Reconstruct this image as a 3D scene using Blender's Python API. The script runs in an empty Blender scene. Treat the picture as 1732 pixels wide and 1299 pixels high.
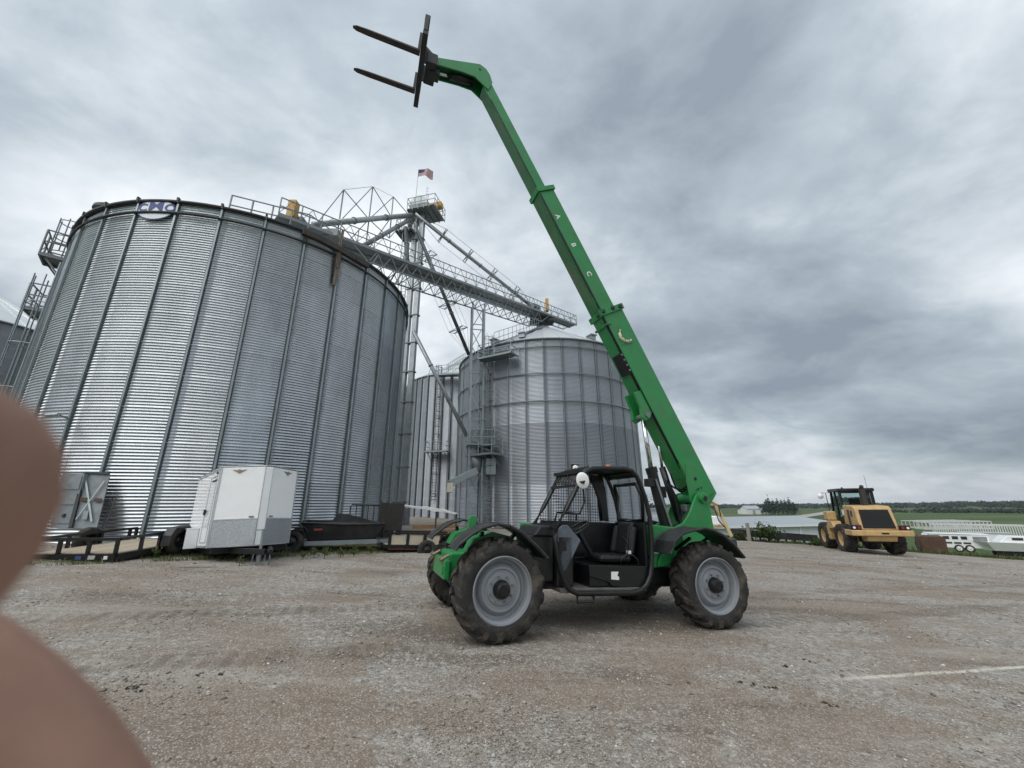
import bpy, bmesh, math, random
import numpy as np
from mathutils import Vector, Matrix
from math import pi, sin, cos, radians as rad
random.seed(7); np.random.seed(7)
S = bpy.context.scene
COL = S.collection

# ---------------------------------------------------------------- camera
HC = 1.56                                   # lens height above the ground at the telehandler's front wheel
FP, CXP, CYP = 675., 866., 649.5            # focal length and centre in photograph pixels
PITCH, ROLL = rad(17.05), rad(.36)
_rt, _fw, _up = np.array([1, 0, 0.]), np.array([0, cos(PITCH), sin(PITCH)]), np.array([0, -sin(PITCH), cos(PITCH)])
RT, UP = cos(ROLL)*_rt - sin(ROLL)*_up, sin(ROLL)*_rt + cos(ROLL)*_up
cd = bpy.data.cameras.new('camera'); cam = bpy.data.objects.new('camera', cd); COL.objects.link(cam)
cd.sensor_width = 36; cd.lens = 36*FP/1732; cd.clip_start = .004; cd.clip_end = 6000
cam.matrix_world = Matrix([[RT[i], UP[i], -_fw[i], (0, 0, HC)[i]] for i in range(3)] + [[0, 0, 0, 1]])
cd.dof.use_dof = True; cd.dof.focus_distance = 9.; cd.dof.aperture_fstop = 9.0
S.camera = cam

# ---------------------------------------------------------------- sky, sun, exposure
SUN_EL, SUN_AZ = rad(52), rad(222)          # azimuth clockwise from +Y: high, behind and to the left of the lens
w = bpy.data.worlds.new('World'); S.world = w; w.use_nodes = True
nt = w.node_tree; nt.nodes.clear()
def wn(t, **k):
    n = nt.nodes.new(t)
    for a, b in k.items(): setattr(n, a, b)
    return n
def wl(a, b): nt.links.new(a, b)
def wmath(op, a, b=None, c=None, clamp=False):
    n = wn('ShaderNodeMath', operation=op, use_clamp=clamp)
    for i, x in enumerate((a, b, c)):
        if x is None: continue
        if isinstance(x, (int, float)): n.inputs[i].default_value = x
        else: wl(x, n.inputs[i])
    return n.outputs[0]
sky = wn('ShaderNodeTexSky', sky_type='NISHITA'); sky.sun_disc = False
sky.sun_elevation = SUN_EL; sky.sun_rotation = SUN_AZ; sky.dust_density = 2.0
tc = wn('ShaderNodeTexCoord'); sx = wn('ShaderNodeSeparateXYZ'); wl(tc.outputs['Generated'], sx.inputs[0])
zc = wmath('MAXIMUM', sx.outputs[2], 0.0); den = wmath('ADD', zc, .33)
px = wmath('DIVIDE', sx.outputs[0], den); py = wmath('DIVIDE', sx.outputs[1], den)
def cloud(scale, detail, rough, off, sxy=(1, 1), dist=.0):
    c = wn('ShaderNodeCombineXYZ'); wl(wmath('MULTIPLY', px, sxy[0]), c.inputs[0]); wl(wmath('MULTIPLY', py, sxy[1]), c.inputs[1]); c.inputs[2].default_value = off
    n = wn('ShaderNodeTexNoise'); n.inputs['Scale'].default_value = scale; n.inputs['Detail'].default_value = detail
    n.inputs['Roughness'].default_value = rough; n.inputs['Distortion'].default_value = dist
    wl(c.outputs[0], n.inputs['Vector']); return n.outputs['Fac']
big = cloud(.95, 2, .5, 14.6, (1., 1.15), .3); med = cloud(2.6, 7, .58, 3.1, (1., 1.25), .35); fine = cloud(8.5, 5, .6, 8.7, (1., 1.2), .15)
dens = wmath('ADD', wmath('ADD', wmath('MULTIPLY', big, .74), wmath('MULTIPLY', med, .34)), wmath('MULTIPLY', fine, .09))
cr = wn('ShaderNodeValToRGB'); wl(dens, cr.inputs[0])
el = cr.color_ramp.elements
el[0].position = .44; el[0].color = (.885, .92, .945, 1); el[1].position = .75; el[1].color = (.25, .295, .345, 1)
e = el.new(.52); e.color = (.70, .75, .79, 1)
e = el.new(.63); e.color = (.42, .48, .53, 1)
scl = wn('ShaderNodeVectorMath', operation='SCALE'); wl(cr.outputs[0], scl.inputs[0]); wl(wmath('MULTIPLY_ADD', zc, 3.2, 7.3), scl.inputs['Scale'])   # an overcast sky is brighter overhead than at the horizon
mx = wn('ShaderNodeMix', data_type='RGBA'); wl(sky.outputs[0], mx.inputs['A']); wl(scl.outputs[0], mx.inputs['B'])
mx.inputs['Factor'].default_value = .93                      # nearly closed overcast
bg = wn('ShaderNodeBackground'); bg.inputs['Strength'].default_value = .1; wl(mx.outputs['Result'], bg.inputs[0])
wo = wn('ShaderNodeOutputWorld'); wl(bg.outputs[0], wo.inputs[0])
sd = bpy.data.lights.new('sun', 'SUN'); sd.energy = 1.4; sd.angle = rad(60); sd.color = (1, .96, .9)
sun = bpy.data.objects.new('sun', sd); COL.objects.link(sun)
sv = Vector((sin(SUN_AZ)*cos(SUN_EL), cos(SUN_AZ)*cos(SUN_EL), sin(SUN_EL)))
sun.rotation_euler = sv.to_track_quat('Z', 'Y').to_euler(); sun.location = (0, 0, 60)
S.view_settings.view_transform = 'Standard'; S.view_settings.look = 'None'
S.view_settings.exposure = 0.44; S.view_settings.gamma = 1
S.cycles.use_denoising = True; S.cycles.max_bounces = 6; S.cycles.transparent_max_bounces = 8

# ---------------------------------------------------------------- where a pixel points
def ray(u, v): return (u-CXP)/FP*RT + (CYP-v)/FP*UP + _fw
SLOPE = .049
def lotz(x): return -SLOPE*(min(max(x, -26), 34)+.22)
def PY(u, v, Y):
    r = ray(u, v); t = Y/r[1]; return (r[0]*t, Y, HC+r[2]*t)
def PG(u, v, dz=0):                          # the sloping gravel, or a level dz above it
    r = ray(u, v); t = -(HC+SLOPE*.22-dz)/(r[2]+SLOPE*r[0]); return (r[0]*t, r[1]*t, HC+r[2]*t)
def PV(u, v, a, b):                          # the upright plane through a and b
    n = np.array([-(b[1]-a[1]), b[0]-a[0]]); r = ray(u, v); t = (n@np.array(a[:2]))/(n@r[:2]); return (r[0]*t, r[1]*t, HC+r[2]*t)

# ---------------------------------------------------------------- mesh helper
def vec(p): return Vector(p)
def frame_of(d, up=(0, 0, 1)):
    d = vec(d).normalized(); u = vec(up)
    if abs(d.dot(u)) > .985: u = Vector((1, 0, 0))
    a = d.cross(u).normalized(); b = a.cross(d).normalized(); return d, a, b
class MB:
    def __init__(s): s.v = []; s.f = []
    def add(s, vs, fs):
        b = len(s.v); s.v += [tuple(x) for x in vs]; s.f += [tuple(i+b for i in f) for f in fs]; return s
    def box(s, c, d, rot=None):
        R = rot or Matrix.Identity(3); c = vec(c)
        vs = [c + R @ Vector((x*d[0]/2, y*d[1]/2, z*d[2]/2)) for x in (-1, 1) for y in (-1, 1) for z in (-1, 1)]
        return s.add(vs, [(0, 1, 3, 2), (4, 6, 7, 5), (0, 4, 5, 1), (2, 3, 7, 6), (0, 2, 6, 4), (1, 5, 7, 3)])
    def bx(s, x0, x1, y0, y1, z0, z1): return s.box(((x0+x1)/2, (y0+y1)/2, (z0+z1)/2), (x1-x0, y1-y0, z1-z0))
    def bar(s, p, q, w, h=None, up=(0, 0, 1)):
        h = h or w; p, q = vec(p), vec(q); d, a, b = frame_of(q-p, up)
        vs = [o+a*x*w/2+b*y*h/2 for o in (p, q) for x, y in ((-1, -1), (1, -1), (1, 1), (-1, 1))]
        return s.add(vs, [(0, 1, 2, 3), (7, 6, 5, 4), (0, 4, 5, 1), (1, 5, 6, 2), (2, 6, 7, 3), (3, 7, 4, 0)])
    def cyl(s, p, q, r, r2=None, n=12, cap=True):
        r2 = r if r2 is None else r2; p, q = vec(p), vec(q); d, a, b = frame_of(q-p)
        vs = [o+a*cos(2*pi*i/n)*rr+b*sin(2*pi*i/n)*rr for o, rr in ((p, r), (q, r2)) for i in range(n)]
        fs = [(i, (i+1) % n, n+(i+1) % n, n+i) for i in range(n)]
        if cap: fs += [tuple(range(n))[::-1], tuple(range(n, 2*n))]
        return s.add(vs, fs)
    def tube(s, pts, r, n=8, closed=False):
        P = [vec(p) for p in pts]; m = len(P); vs = []; prev = None
        for i in range(m):
            d = (P[(i+1) % m]-P[i-1]) if closed else (P[min(i+1, m-1)]-P[max(i-1, 0)])
            d.normalize()
            if prev is None: _, a, b = frame_of(d)
            else:
                a = prev-d*prev.dot(d); a.normalize(); b = d.cross(a)
            prev = a; rr = r[i] if isinstance(r, (list, tuple)) else r
            vs += [P[i]+(a*cos(2*pi*k/n)+b*sin(2*pi*k/n))*rr for k in range(n)]
        fs = [(i*n+k, i*n+(k+1) % n, ((i+1) % m)*n+(k+1) % n, ((i+1) % m)*n+k) for i in range(m if closed else m-1) for k in range(n)]
        if not closed: fs += [tuple(range(n))[::-1], tuple(range((m-1)*n, m*n))]
        return s.add(vs, fs)
    def prism(s, poly, y0, y1):              # outline in x,z pushed along y
        n = len(poly); vs = [(x, y0, z) for x, z in poly]+[(x, y1, z) for x, z in poly]
        return s.add(vs, [tuple(range(n)), tuple(range(n, 2*n))[::-1]]+[(i, n+i, n+(i+1) % n, (i+1) % n) for i in range(n)])
    def slab(s, quad, t):                    # a quad with thickness along its normal
        q = [vec(p) for p in quad]; nn = (q[1]-q[0]).cross(q[3]-q[0]).normalized()*t
        vs = q+[p+nn for p in q]
        return s.add(vs, [(3, 2, 1, 0), (4, 5, 6, 7)]+[(i, (i+1) % 4, 4+(i+1) % 4, 4+i) for i in range(4)])
    def lathe(s, prof, n=32, o=(0, 0, 0), ax='z', close=False):
        vs = []; o = vec(o)
        for i in range(n):
            c, q = cos(2*pi*i/n), sin(2*pi*i/n)
            for r, h in prof:
                vs.append(o+(Vector((r*c, r*q, h)) if ax == 'z' else Vector((r*c, h, r*q))))
        m = len(prof); k = m if close else m-1
        return s.add(vs, [(i*m+j, ((i+1) % n)*m+j, ((i+1) % n)*m+(j+1) % m, i*m+(j+1) % m) for i in range(n) for j in range(k)])
    def mesh(s, name, mat, smooth=False):
        me = bpy.data.meshes.new(name); me.from_pydata(s.v, [], s.f); me.validate(); me.update()
        bm = bmesh.new(); bm.from_mesh(me); bmesh.ops.recalc_face_normals(bm, faces=bm.faces); bm.to_mesh(me); bm.free()
        if mat: me.materials.append(mat)
        if smooth: me.shade_smooth() if smooth is True else me.shade_smooth()
        return me
    def build(s, name, mat, parent=None, smooth=False, bevel=0, loc=None, label=None):
        o = bpy.data.objects.new(name, s.mesh(name, mat, smooth)); COL.objects.link(o); o.parent = parent
        if loc: o.location = loc
        if bevel:
            m = o.modifiers.new('bevel', 'BEVEL'); m.width = bevel; m.segments = 2; m.limit_method = 'ANGLE'; m.angle_limit = rad(35)
        if smooth == 'auto':
            try: o.data.set_sharp_from_angle(angle=rad(38))
            except Exception: pass
        if label: o['label'] = label
        return o
def inst(me, name, parent, loc=(0, 0, 0), rz=0):
    o = bpy.data.objects.new(name, me); COL.objects.link(o); o.parent = parent; o.location = loc; o.rotation_euler = (0, 0, rz); return o
def tag(o, label, cat, group=None):
    o['label'] = label; o['category'] = cat
    if group: o['group'] = group
    return o
def thing(name, label, cat, loc=(0, 0, 0), rz=0, group=None):
    o = bpy.data.objects.new(name, None); COL.objects.link(o); o.empty_display_size = .2
    o.location = loc; o.rotation_euler = (0, 0, rz); return tag(o, label, cat, group)
def struct(o): o['kind'] = 'structure'; return o
def stuff(o, label, cat): o['kind'] = 'stuff'; o['label'] = label; o['category'] = cat; return o

# ---------------------------------------------------------------- materials
def M(name, col, rough=.6, metal=0., var=.18, scale=6., bump=0., bscale=60., dirt=None, damt=.35, dscale=2.2, objvar=0., spec=None, coat=0., objrough=0., stretch=None, world=False):
    m = bpy.data.materials.new(name); m.use_nodes = True; t = m.node_tree; b = t.nodes['Principled BSDF']
    N = lambda k: t.nodes.new(k); K = t.links.new
    tcn = N('ShaderNodeTexCoord'); src = N('ShaderNodeNewGeometry').outputs['Position'] if world else tcn.outputs['Object']
    if stretch:
        mp = N('ShaderNodeMapping'); mp.inputs['Scale'].default_value = stretch; K(src, mp.inputs[0]); src = mp.outputs[0]
    n1 = N('ShaderNodeTexNoise'); n1.inputs['Scale'].default_value = scale; n1.inputs['Detail'].default_value = 6; n1.inputs['Roughness'].default_value = .65; K(src, n1.inputs['Vector'])
    mr = N('ShaderNodeMapRange'); mr.inputs[1].default_value = .25; mr.inputs[2].default_value = .75; mr.inputs[3].default_value = 1-var; mr.inputs[4].default_value = 1+var; K(n1.outputs['Fac'], mr.inputs[0])
    val = mr.outputs[0]
    if objvar:
        oi = N('ShaderNodeObjectInfo'); m2 = N('ShaderNodeMapRange'); m2.inputs[3].default_value = 1-objvar; m2.inputs[4].default_value = 1+objvar; K(oi.outputs['Random'], m2.inputs[0])
        mm = N('ShaderNodeMath'); mm.operation = 'MULTIPLY'; K(val, mm.inputs[0]); K(m2.outputs[0], mm.inputs[1]); val = mm.outputs[0]
        if objrough:
            m3 = N('ShaderNodeMapRange'); m3.inputs[3].default_value = rough-objrough; m3.inputs[4].default_value = rough+objrough; K(oi.outputs['Random'], m3.inputs[0]); K(m3.outputs[0], b.inputs['Roughness'])
    vm = N('ShaderNodeVectorMath'); vm.operation = 'SCALE'; vm.inputs[0].default_value = col; K(val, vm.inputs['Scale']); out = vm.outputs[0]
    if dirt:
        n2 = N('ShaderNodeTexNoise'); n2.inputs['Scale'].default_value = dscale; n2.inputs['Detail'].default_value = 8; n2.inputs['Roughness'].default_value = .7; K(src, n2.inputs['Vector'])
        r2 = N('ShaderNodeMapRange'); r2.inputs[1].default_value = .48; r2.inputs[2].default_value = .72; r2.inputs[4].default_value = damt; K(n2.outputs['Fac'], r2.inputs[0])
        mi = N('ShaderNodeMix'); mi.data_type = 'RGBA'; K(r2.outputs[0], mi.inputs['Factor']); K(out, mi.inputs['A']); mi.inputs['B'].default_value = (*dirt, 1); out = mi.outputs['Result']
    K(out, b.inputs['Base Color'])
    if not objrough: b.inputs['Roughness'].default_value = rough
    b.inputs['Metallic'].default_value = metal
    if spec is not None: b.inputs['Specular IOR Level'].default_value = spec
    if coat: b.inputs['Coat Weight'].default_value = coat; b.inputs['Coat Roughness'].default_value = .15
    if bump:
        n3 = N('ShaderNodeTexNoise'); n3.inputs['Scale'].default_value = bscale; n3.inputs['Detail'].default_value = 5; K(src, n3.inputs['Vector'])
        bp = N('ShaderNodeBump'); bp.inputs['Strength'].default_value = bump; bp.inputs['Distance'].default_value = .02; K(n3.outputs['Fac'], bp.inputs['Height']); K(bp.outputs[0], b.inputs['Normal'])
    return m
GALV = M('galvanised_sheet', (.475, .515, .555), .30, .96, .12, 1.6, objvar=.04, objrough=.03, dirt=(.30, .32, .35), damt=.6, dscale=.55, stretch=(1, 1, .45), world=True)
GALV2 = M('weathered_galvanised_sheet', (.36, .39, .43), .36, .85, .10, 1.0, objvar=.06, objrough=.03, dirt=(.22, .24, .27), damt=.6, dscale=.5, stretch=(1, 1, .4), world=True)
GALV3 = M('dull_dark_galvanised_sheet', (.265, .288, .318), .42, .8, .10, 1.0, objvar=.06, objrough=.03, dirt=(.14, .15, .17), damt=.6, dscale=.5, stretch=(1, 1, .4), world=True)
STIFDK = M('shaded_stiffener_flange', (.085, .10, .108), .6, .3, .2, 3.)  # dark tone paints the shadow at both sides of a stiffener
GALVST = M('galvanised_stiffener', (.30, .34, .35), .45, .75, .12, 3., dirt=(.22, .24, .25), damt=.5)
GALVDK = M('dull_galvanised_steel', (.23, .25, .26), .55, .5, .2, 3., dirt=(.12, .11, .10), damt=.5)
ROOFM = M('galvanised_roof', (.66, .69, .71), .45, .55, .08, 1.5, objvar=.06)
DKSTEEL = M('dark_steel', (.030, .034, .038), .55, .2, .25, 4., dirt=(.07, .055, .045), damt=.35)
PIPE = M('spout_pipe_steel', (.36, .39, .41), .42, .6, .15, 2., dirt=(.2, .2, .2), damt=.5)
PIPEDK = M('dark_spout_pipe', (.10, .11, .12), .5, .4, .2, 2.)
YELLOW = M('guard_yellow', (.55, .32, .06), .55, 0, .2, 4., dirt=(.25, .15, .06), damt=.4)
CONC = M('concrete', (.30, .29, .27), .9, 0, .2, 3., bump=.3, bscale=30)
GREEN = M('green_machine_paint', (.017, .225, .058), .38, 0, .16, 2.5, dirt=(.075, .13, .065), damt=.6, dscale=2.6, coat=.12)
GREENWORN = M('worn_green_boom_paint', (.030, .150, .052), .5, .0, .3, 3., dirt=(.16, .16, .13), damt=.8, dscale=1.2, stretch=(1, 1, .35))
BLACK = M('black_machine_paint', (.005, .0055, .0065), .38, 0, .3, 5., dirt=(.030, .028, .026), damt=.35, dscale=3.)
BLKPLAST = M('black_plastic', (.018, .019, .021), .5, 0, .3, 5., dirt=(.08, .075, .065), damt=.5)
RUBBER = M('tyre_rubber', (.020, .019, .018), .82, 0, .35, 9., bump=.3, bscale=45, dirt=(.15, .125, .095), damt=.8, dscale=3.2)
RIMGREY = M('grey_wheel_paint', (.245, .265, .29), .45, 0, .10, 5., dirt=(.22, .2, .17), damt=.4)
CHROME = M('polished_rod', (.72, .73, .74), .16, 1., .04)
WHITE = M('white_paint', (.86, .87, .88), .18, 0, .03, 2., dirt=(.62, .62, .60), damt=.25, dscale=1.2, coat=.3)
WHITEDEC = M('white_decal', (.8, .8, .78), .5, 0, .05)
CREAM = M('cream_plastic', (.68, .64, .50), .5, 0, .08)
WOODDECK = M('weathered_deck_wood', (.42, .36, .27), .8, 0, .22, 2., objvar=.12, bump=.3, bscale=40, stretch=(1, 12, 12))
OLDWOOD = M('weathered_brown_board', (.125, .098, .075), .85, 0, .45, 4., bump=.5, bscale=30, dirt=(.33, .30, .26), damt=.9, dscale=3., stretch=(3, 3, .6))
CHECKER = M('checker_plate', (.42, .45, .48), .38, .8, .25, 30., bump=.6, bscale=90, dirt=(.3, .31, .32), damt=.4)
SEATM = M('black_vinyl', (.012, .012, .014), .38, 0, .2, 8., bump=.1, bscale=80)
GREYPAN = M('grey_worn_panel', (.115, .135, .165), .55, 0, .25, 4., dirt=(.2, .22, .25), damt=.5, dscale=4.)
FLOORM = M('worn_floor_plate', (.11, .105, .095), .7, .1, .3, 7., dirt=(.2, .18, .15), damt=.7)
RUST = M('rust', (.095, .055, .036), .85, 0, .35, 4., bump=.3, dirt=(.07, .04, .03), damt=.6)
ORANGE = M('amber_lens', (.75, .13, .03), .3)
REDM = M('red_lens', (.35, .02, .02), .3)
GREYBOX = M('grey_painted_sheet', (.23, .26, .28), .55, .2, .15, 3., dirt=(.10, .07, .05), damt=.5, dscale=2.5)
CATY = M('loader_yellow_paint', (.54, .36, .16), .55, 0, .15, 3., dirt=(.28, .20, .11), damt=.7, dscale=3.5)
DARKGLASS = M('dark_glass', (.02, .035, .035), .08, 0, .05)
GRASSM = M('grass_blades', (.075, .11, .03), .75, 0, .4, 3., objvar=0)

# ================================================================= the setting: ground, fields, far land
EX = [-60, 7, 10, 13, 16, 19.6, 23, 26, 35, 70]; EY = [64, 64, 40, 32, 29.5, 28.6, 26.5, 24, 19.5, 10]
FIELDZ = -4.4
def yedge(X): return np.interp(X, EX, EY)
def gz(X, Y):
    X = np.asarray(X, float); Y = np.asarray(Y, float)
    lot = -SLOPE*(np.clip(X, -26, 34)+.22)
    d = np.clip((Y-yedge(X))/15., 0, 1); t = d*d*(3-2*d)
    rise = np.clip((np.hypot(X, Y)-420)/900, 0, 1)*5.0                    # the land lifts a little towards the far woods
    return lot*(1-t)+(FIELDZ+rise)*t
def grow(a, b, step, k=1.22):
    out = [a]
    while abs(out[-1]-b) > step and abs(out[-1]) < abs(b): out.append(out[-1]+math.copysign(step, b-a)); step *= k
    return out[1:]
xs = np.array(sorted(set(np.round(np.arange(-40, 60.01, .5), 3)) | set(grow(-40, -2600, .8)) | set(grow(60, 2600, .8))))
ys = np.array(sorted(set(np.round(np.arange(-6, 66.01, .5), 3)) | set(grow(-6, -300, .8)) | set(grow(66, 2600, .8))))
GX, GY = np.meshgrid(xs, ys); GZ = gz(GX, GY)
lotmask = (GY < yedge(GX)) & (GX > -55) & (GY > -40)
rs = np.random.RandomState(3)
def hum(x, y, s=1.):                          # cheap smooth noise for density and unevenness
    return (np.sin(x*1.3*s+1.7*np.sin(y*.9*s))+np.sin(y*1.7*s+1.3*np.sin(x*1.1*s+2))+np.sin((x+y)*.8*s+.5))/3
near = np.clip(1-np.hypot(GX, GY)/30, 0, 1)
GZ = GZ + np.where(lotmask, .010*hum(GX, GY, 1.6)+.008*hum(GX*1.9+3, GY*1.9, 1.)*near, 0)*np.clip((np.hypot(GX-1.3, GY-6.6)-2.6)/1.5, 0, 1)
ny, nx = GX.shape
cellX = (GX[:-1, :-1]+GX[1:, 1:])/2; cellY = (GY[:-1, :-1]+GY[1:, 1:])/2
celllot = (cellY < yedge(cellX)-.0) & (cellX > -40) & (cellY > -6)
def sheet(name, mask, mat):
    idx = np.arange(ny*nx).reshape(ny, nx)
    q = np.stack([idx[:-1, :-1], idx[:-1, 1:], idx[1:, 1:], idx[1:, :-1]], -1)[mask]
    used, inv = np.unique(q, return_inverse=True); inv = inv.reshape(-1, 4)
    co = np.stack([GX.ravel(), GY.ravel(), GZ.ravel()], -1)[used]
    me = bpy.data.meshes.new(name); me.from_pydata(co.tolist(), [], inv.tolist()); me.update(); me.shade_smooth()
    at = me.attributes.new('edge', 'FLOAT', 'POINT')
    e = np.clip(1-(yedge(co[:, 0])-co[:, 1])/1.6, 0, 1)
    # grass creeping in under the trailers and along the foot of the bin
    A = np.array([-9.6, 9.4]); B = np.array([-2.2, 15.8]); AB = B-A; tt = np.clip(((co[:, :2]-A)@AB)/(AB@AB), -.5, 1.)
    dd = ((co[:, :2]-A)@np.array([-AB[1], AB[0]]))/np.linalg.norm(AB)
    g = np.clip((dd+.75)/1.2, 0, 1)*(co[:, 0] < 1)*np.clip((3.5-dd)/1.5, 0, 1)
    at.data.foreach_set('value', np.maximum(e, g*.9).astype(np.float32))
    me.materials.append(mat); o = bpy.data.objects.new(name, me); COL.objects.link(o); return struct(o)
DIRT = ((640, 1195, 1.25, .42), (940, 1165, 1.3, .35), (1190, 1120, .9, .35), (1610, 1105, 1.5, .5), (430, 1270, .9, .3), (1480, 1230, .9, .3), (1000, 1050, 2.0, .5), (560, 1010, 2.2, .5), (1560, 1000, 3.5, .8))
def bare_dirt(x, y):
    return np.min([np.hypot((x-PG(u, v)[0])/rx, (y-PG(u, v)[1])/ry) for u, v, rx, ry in DIRT], axis=0)+.35*hum(x*2, y*4)
def ground_mat():
    m = bpy.data.materials.new('gravel'); m.use_nodes = True; t = m.node_tree; b = t.nodes['Principled BSDF']; N = lambda k: t.nodes.new(k); K = t.links.new
    tcn = N('ShaderNodeTexCoord'); O = tcn.outputs['Object']
    def noise(sc, det=5, ro=.6, src=O, dist=0):
        n = N('ShaderNodeTexNoise'); n.inputs['Scale'].default_value = sc; n.inputs['Detail'].default_value = det; n.inputs['Roughness'].default_value = ro; n.inputs['Distortion'].default_value = dist; K(src, n.inputs['Vector']); return n.outputs['Fac']
    def mapr(x, a, bb, c=0, d=1):
        n = N('ShaderNodeMapRange'); n.interpolation_type = 'SMOOTHSTEP'
        for i, q in zip((1, 2, 3, 4), (a, bb, c, d)): n.inputs[i].default_value = q
        K(x, n.inputs[0]); return n.outputs[0]
    def mix(f, A, B):
        n = N('ShaderNodeMix'); n.data_type = 'RGBA'
        for k, q in (('Factor', f), ('A', A), ('B', B)):
            if isinstance(q, tuple): n.inputs[k].default_value = (*q, 1)
            elif isinstance(q, float): n.inputs[k].default_value = q
            else: K(q, n.inputs[k])
        return n.outputs['Result']
    def mth(op, a, c):
        n = N('ShaderNodeMath'); n.operation = op
        for i, q in enumerate((a, c)):
            if isinstance(q, (int, float)): n.inputs[i].default_value = q
            else: K(q, n.inputs[i])
        return n.outputs[0]
    mp = N('ShaderNodeMapping'); mp.inputs['Rotation'].default_value = (0, 0, rad(-14)); mp.inputs['Scale'].default_value = (.28, 1.5, 1); K(O, mp.inputs[0])
    streak = noise(.9, 6, .62, mp.outputs[0], .4)                    # wheel tracks across the lot
    patch = noise(.42, 5, .62, O, .8)
    vo = N('ShaderNodeTexVoronoi'); vo.inputs['Scale'].default_value = 42; K(O, vo.inputs['Vector'])
    vo2 = N('ShaderNodeTexVoronoi'); vo2.inputs['Scale'].default_value = 95; K(O, vo2.inputs['Vector'])
    sepc = N('ShaderNodeSeparateColor'); K(vo.outputs['Color'], sepc.inputs[0]); sep2 = N('ShaderNodeSeparateColor'); K(vo2.outputs['Color'], sep2.inputs[0])
    grit = noise(160, 3, .7); mid = noise(7, 6, .68)
    def pdist(u, v, rx, ry):                    # bare trodden dirt, away from the loose gravel
        c_ = PG(u, v); n = N('ShaderNodeVectorMath'); n.operation = 'SUBTRACT'; K(O, n.inputs[0]); n.inputs[1].default_value = (c_[0], c_[1], 0)
        m_ = N('ShaderNodeVectorMath'); m_.operation = 'MULTIPLY'; K(n.outputs[0], m_.inputs[0]); m_.inputs[1].default_value = (1/rx, 1/ry, 0)
        l_ = N('ShaderNodeVectorMath'); l_.operation = 'LENGTH'; K(m_.outputs[0], l_.inputs[0]); return l_.outputs['Value']
    bare = None
    for q in DIRT:
        d_ = pdist(*q); bare = d_ if bare is None else mth('MINIMUM', bare, d_)
    bare = mapr(mth('ADD', bare, mth('MULTIPLY', mth('SUBTRACT', noise(1.6, 6, .7), .5), 1.6)), .55, 1.15, 1, 0)
    patch = mth('SUBTRACT', patch, mth('MULTIPLY', bare, .09))
    loose = mapr(patch, .40, .56, .22, 1)
    base = mix(mapr(patch, .43, .58), (.198, .160, .124), (.226, .206, .184))
    base = mix(mapr(streak, .50, .66, 0, .9), base, (.285, .258, .226))
    base = mix(mapr(streak, .34, .47, .8, 0), base, (.112, .089, .068))
    base = mix(mapr(mid, .56, .74, 0, .5), base, (.140, .115, .090))
    base = mix(mth('MULTIPLY', loose, mapr(sepc.outputs[0], .74, .97, 0, .65)), base, (.44, .42, .39))
    base = mix(mapr(sepc.outputs[1], .86, .98, 0, .45), base, (.11, .096, .082))
    vo3 = N('ShaderNodeTexVoronoi'); vo3.inputs['Scale'].default_value = 17; K(O, vo3.inputs['Vector']); sep3 = N('ShaderNodeSeparateColor'); K(vo3.outputs['Color'], sep3.inputs[0])
    base = mix(mth('MULTIPLY', loose, mapr(sep3.outputs[0], .70, .98, 0, .45)), base, (.42, .40, .37))
    base = mix(mth('MULTIPLY', loose, mapr(sep3.outputs[1], .74, .98, 0, .4)), base, (.09, .075, .06))
    base = mix(mapr(sep2.outputs[0], .72, .98, 0, .6), base, (.42, .41, .39))
    vm = N('ShaderNodeVectorMath'); vm.operation = 'SCALE'; K(base, vm.inputs[0]); K(mapr(grit, .25, .75, .82, 1.46), vm.inputs['Scale']); base = vm.outputs[0]
    # chalky drag line on the right
    a = np.array(PG(1425, 1147)); c = np.array(PG(1732, 1129)); dl = (c-a)[:2]; dl /= np.linalg.norm(dl)
    def dot(n2, off):
        n = N('ShaderNodeVectorMath'); n.operation = 'DOT_PRODUCT'; n.inputs[1].default_value = (*n2, 0); K(O, n.inputs[0]); return mth('SUBTRACT', n.outputs['Value'], off)
    wob = mth('MULTIPLY', mth('SUBTRACT', noise(1.1, 3), .5), .14)
    dn = mth('ABSOLUTE', mth('ADD', dot((-dl[1], dl[0]), float(np.dot((-dl[1], dl[0]), a[:2]))), wob), 0)
    line = mth('MULTIPLY', mapr(dn, .012, .055, 1, 0), mapr(dot(tuple(dl), float(dl@a[:2])), -.3, .4))
    line = mth('MULTIPLY', line, mapr(noise(16, 4), .34, .56, .35, .95))
    base = mix(line, base, (.60, .57, .50))
    # the telehandler's own tyre tracks, pressed into the dirt ahead of and behind it
    hx, hy = cos(.347), sin(.347)
    for yy in (-.94, .94):
        p_ = np.array([-.541-hy*yy, 6.431+hx*yy]); dn2 = mth('ABSOLUTE', mth('ADD', dot((-hy, hx), float(-hy*p_[0]+hx*p_[1])), mth('MULTIPLY', mth('SUBTRACT', noise(.5, 2), .5), .35)), 0)
        tr = mth('MULTIPLY', mapr(dn2, .16, .27, 1, 0), mapr(noise(2.2, 5, .7), .36, .6, .15, .8))
        sw = N('ShaderNodeMath'); sw.operation = 'SINE'; K(mth('MULTIPLY', dot((hx, hy), 0.), 33.), sw.inputs[0])
        base = mix(mth('MULTIPLY', tr, mapr(sw.outputs[0], -.4, .4, .35, .8)), base, (.125, .100, .078))
    at = N('ShaderNodeAttribute'); at.attribute_name = 'edge'
    gr = mapr(mth('ADD', at.outputs['Fac'], mth('MULTIPLY', mth('SUBTRACT', noise(2.4, 6, .7), .5), 1.5)), .45, .85)
    base = mix(gr, base, mix(noise(14, 4), (.055, .070, .022), (.10, .105, .045)))
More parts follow.
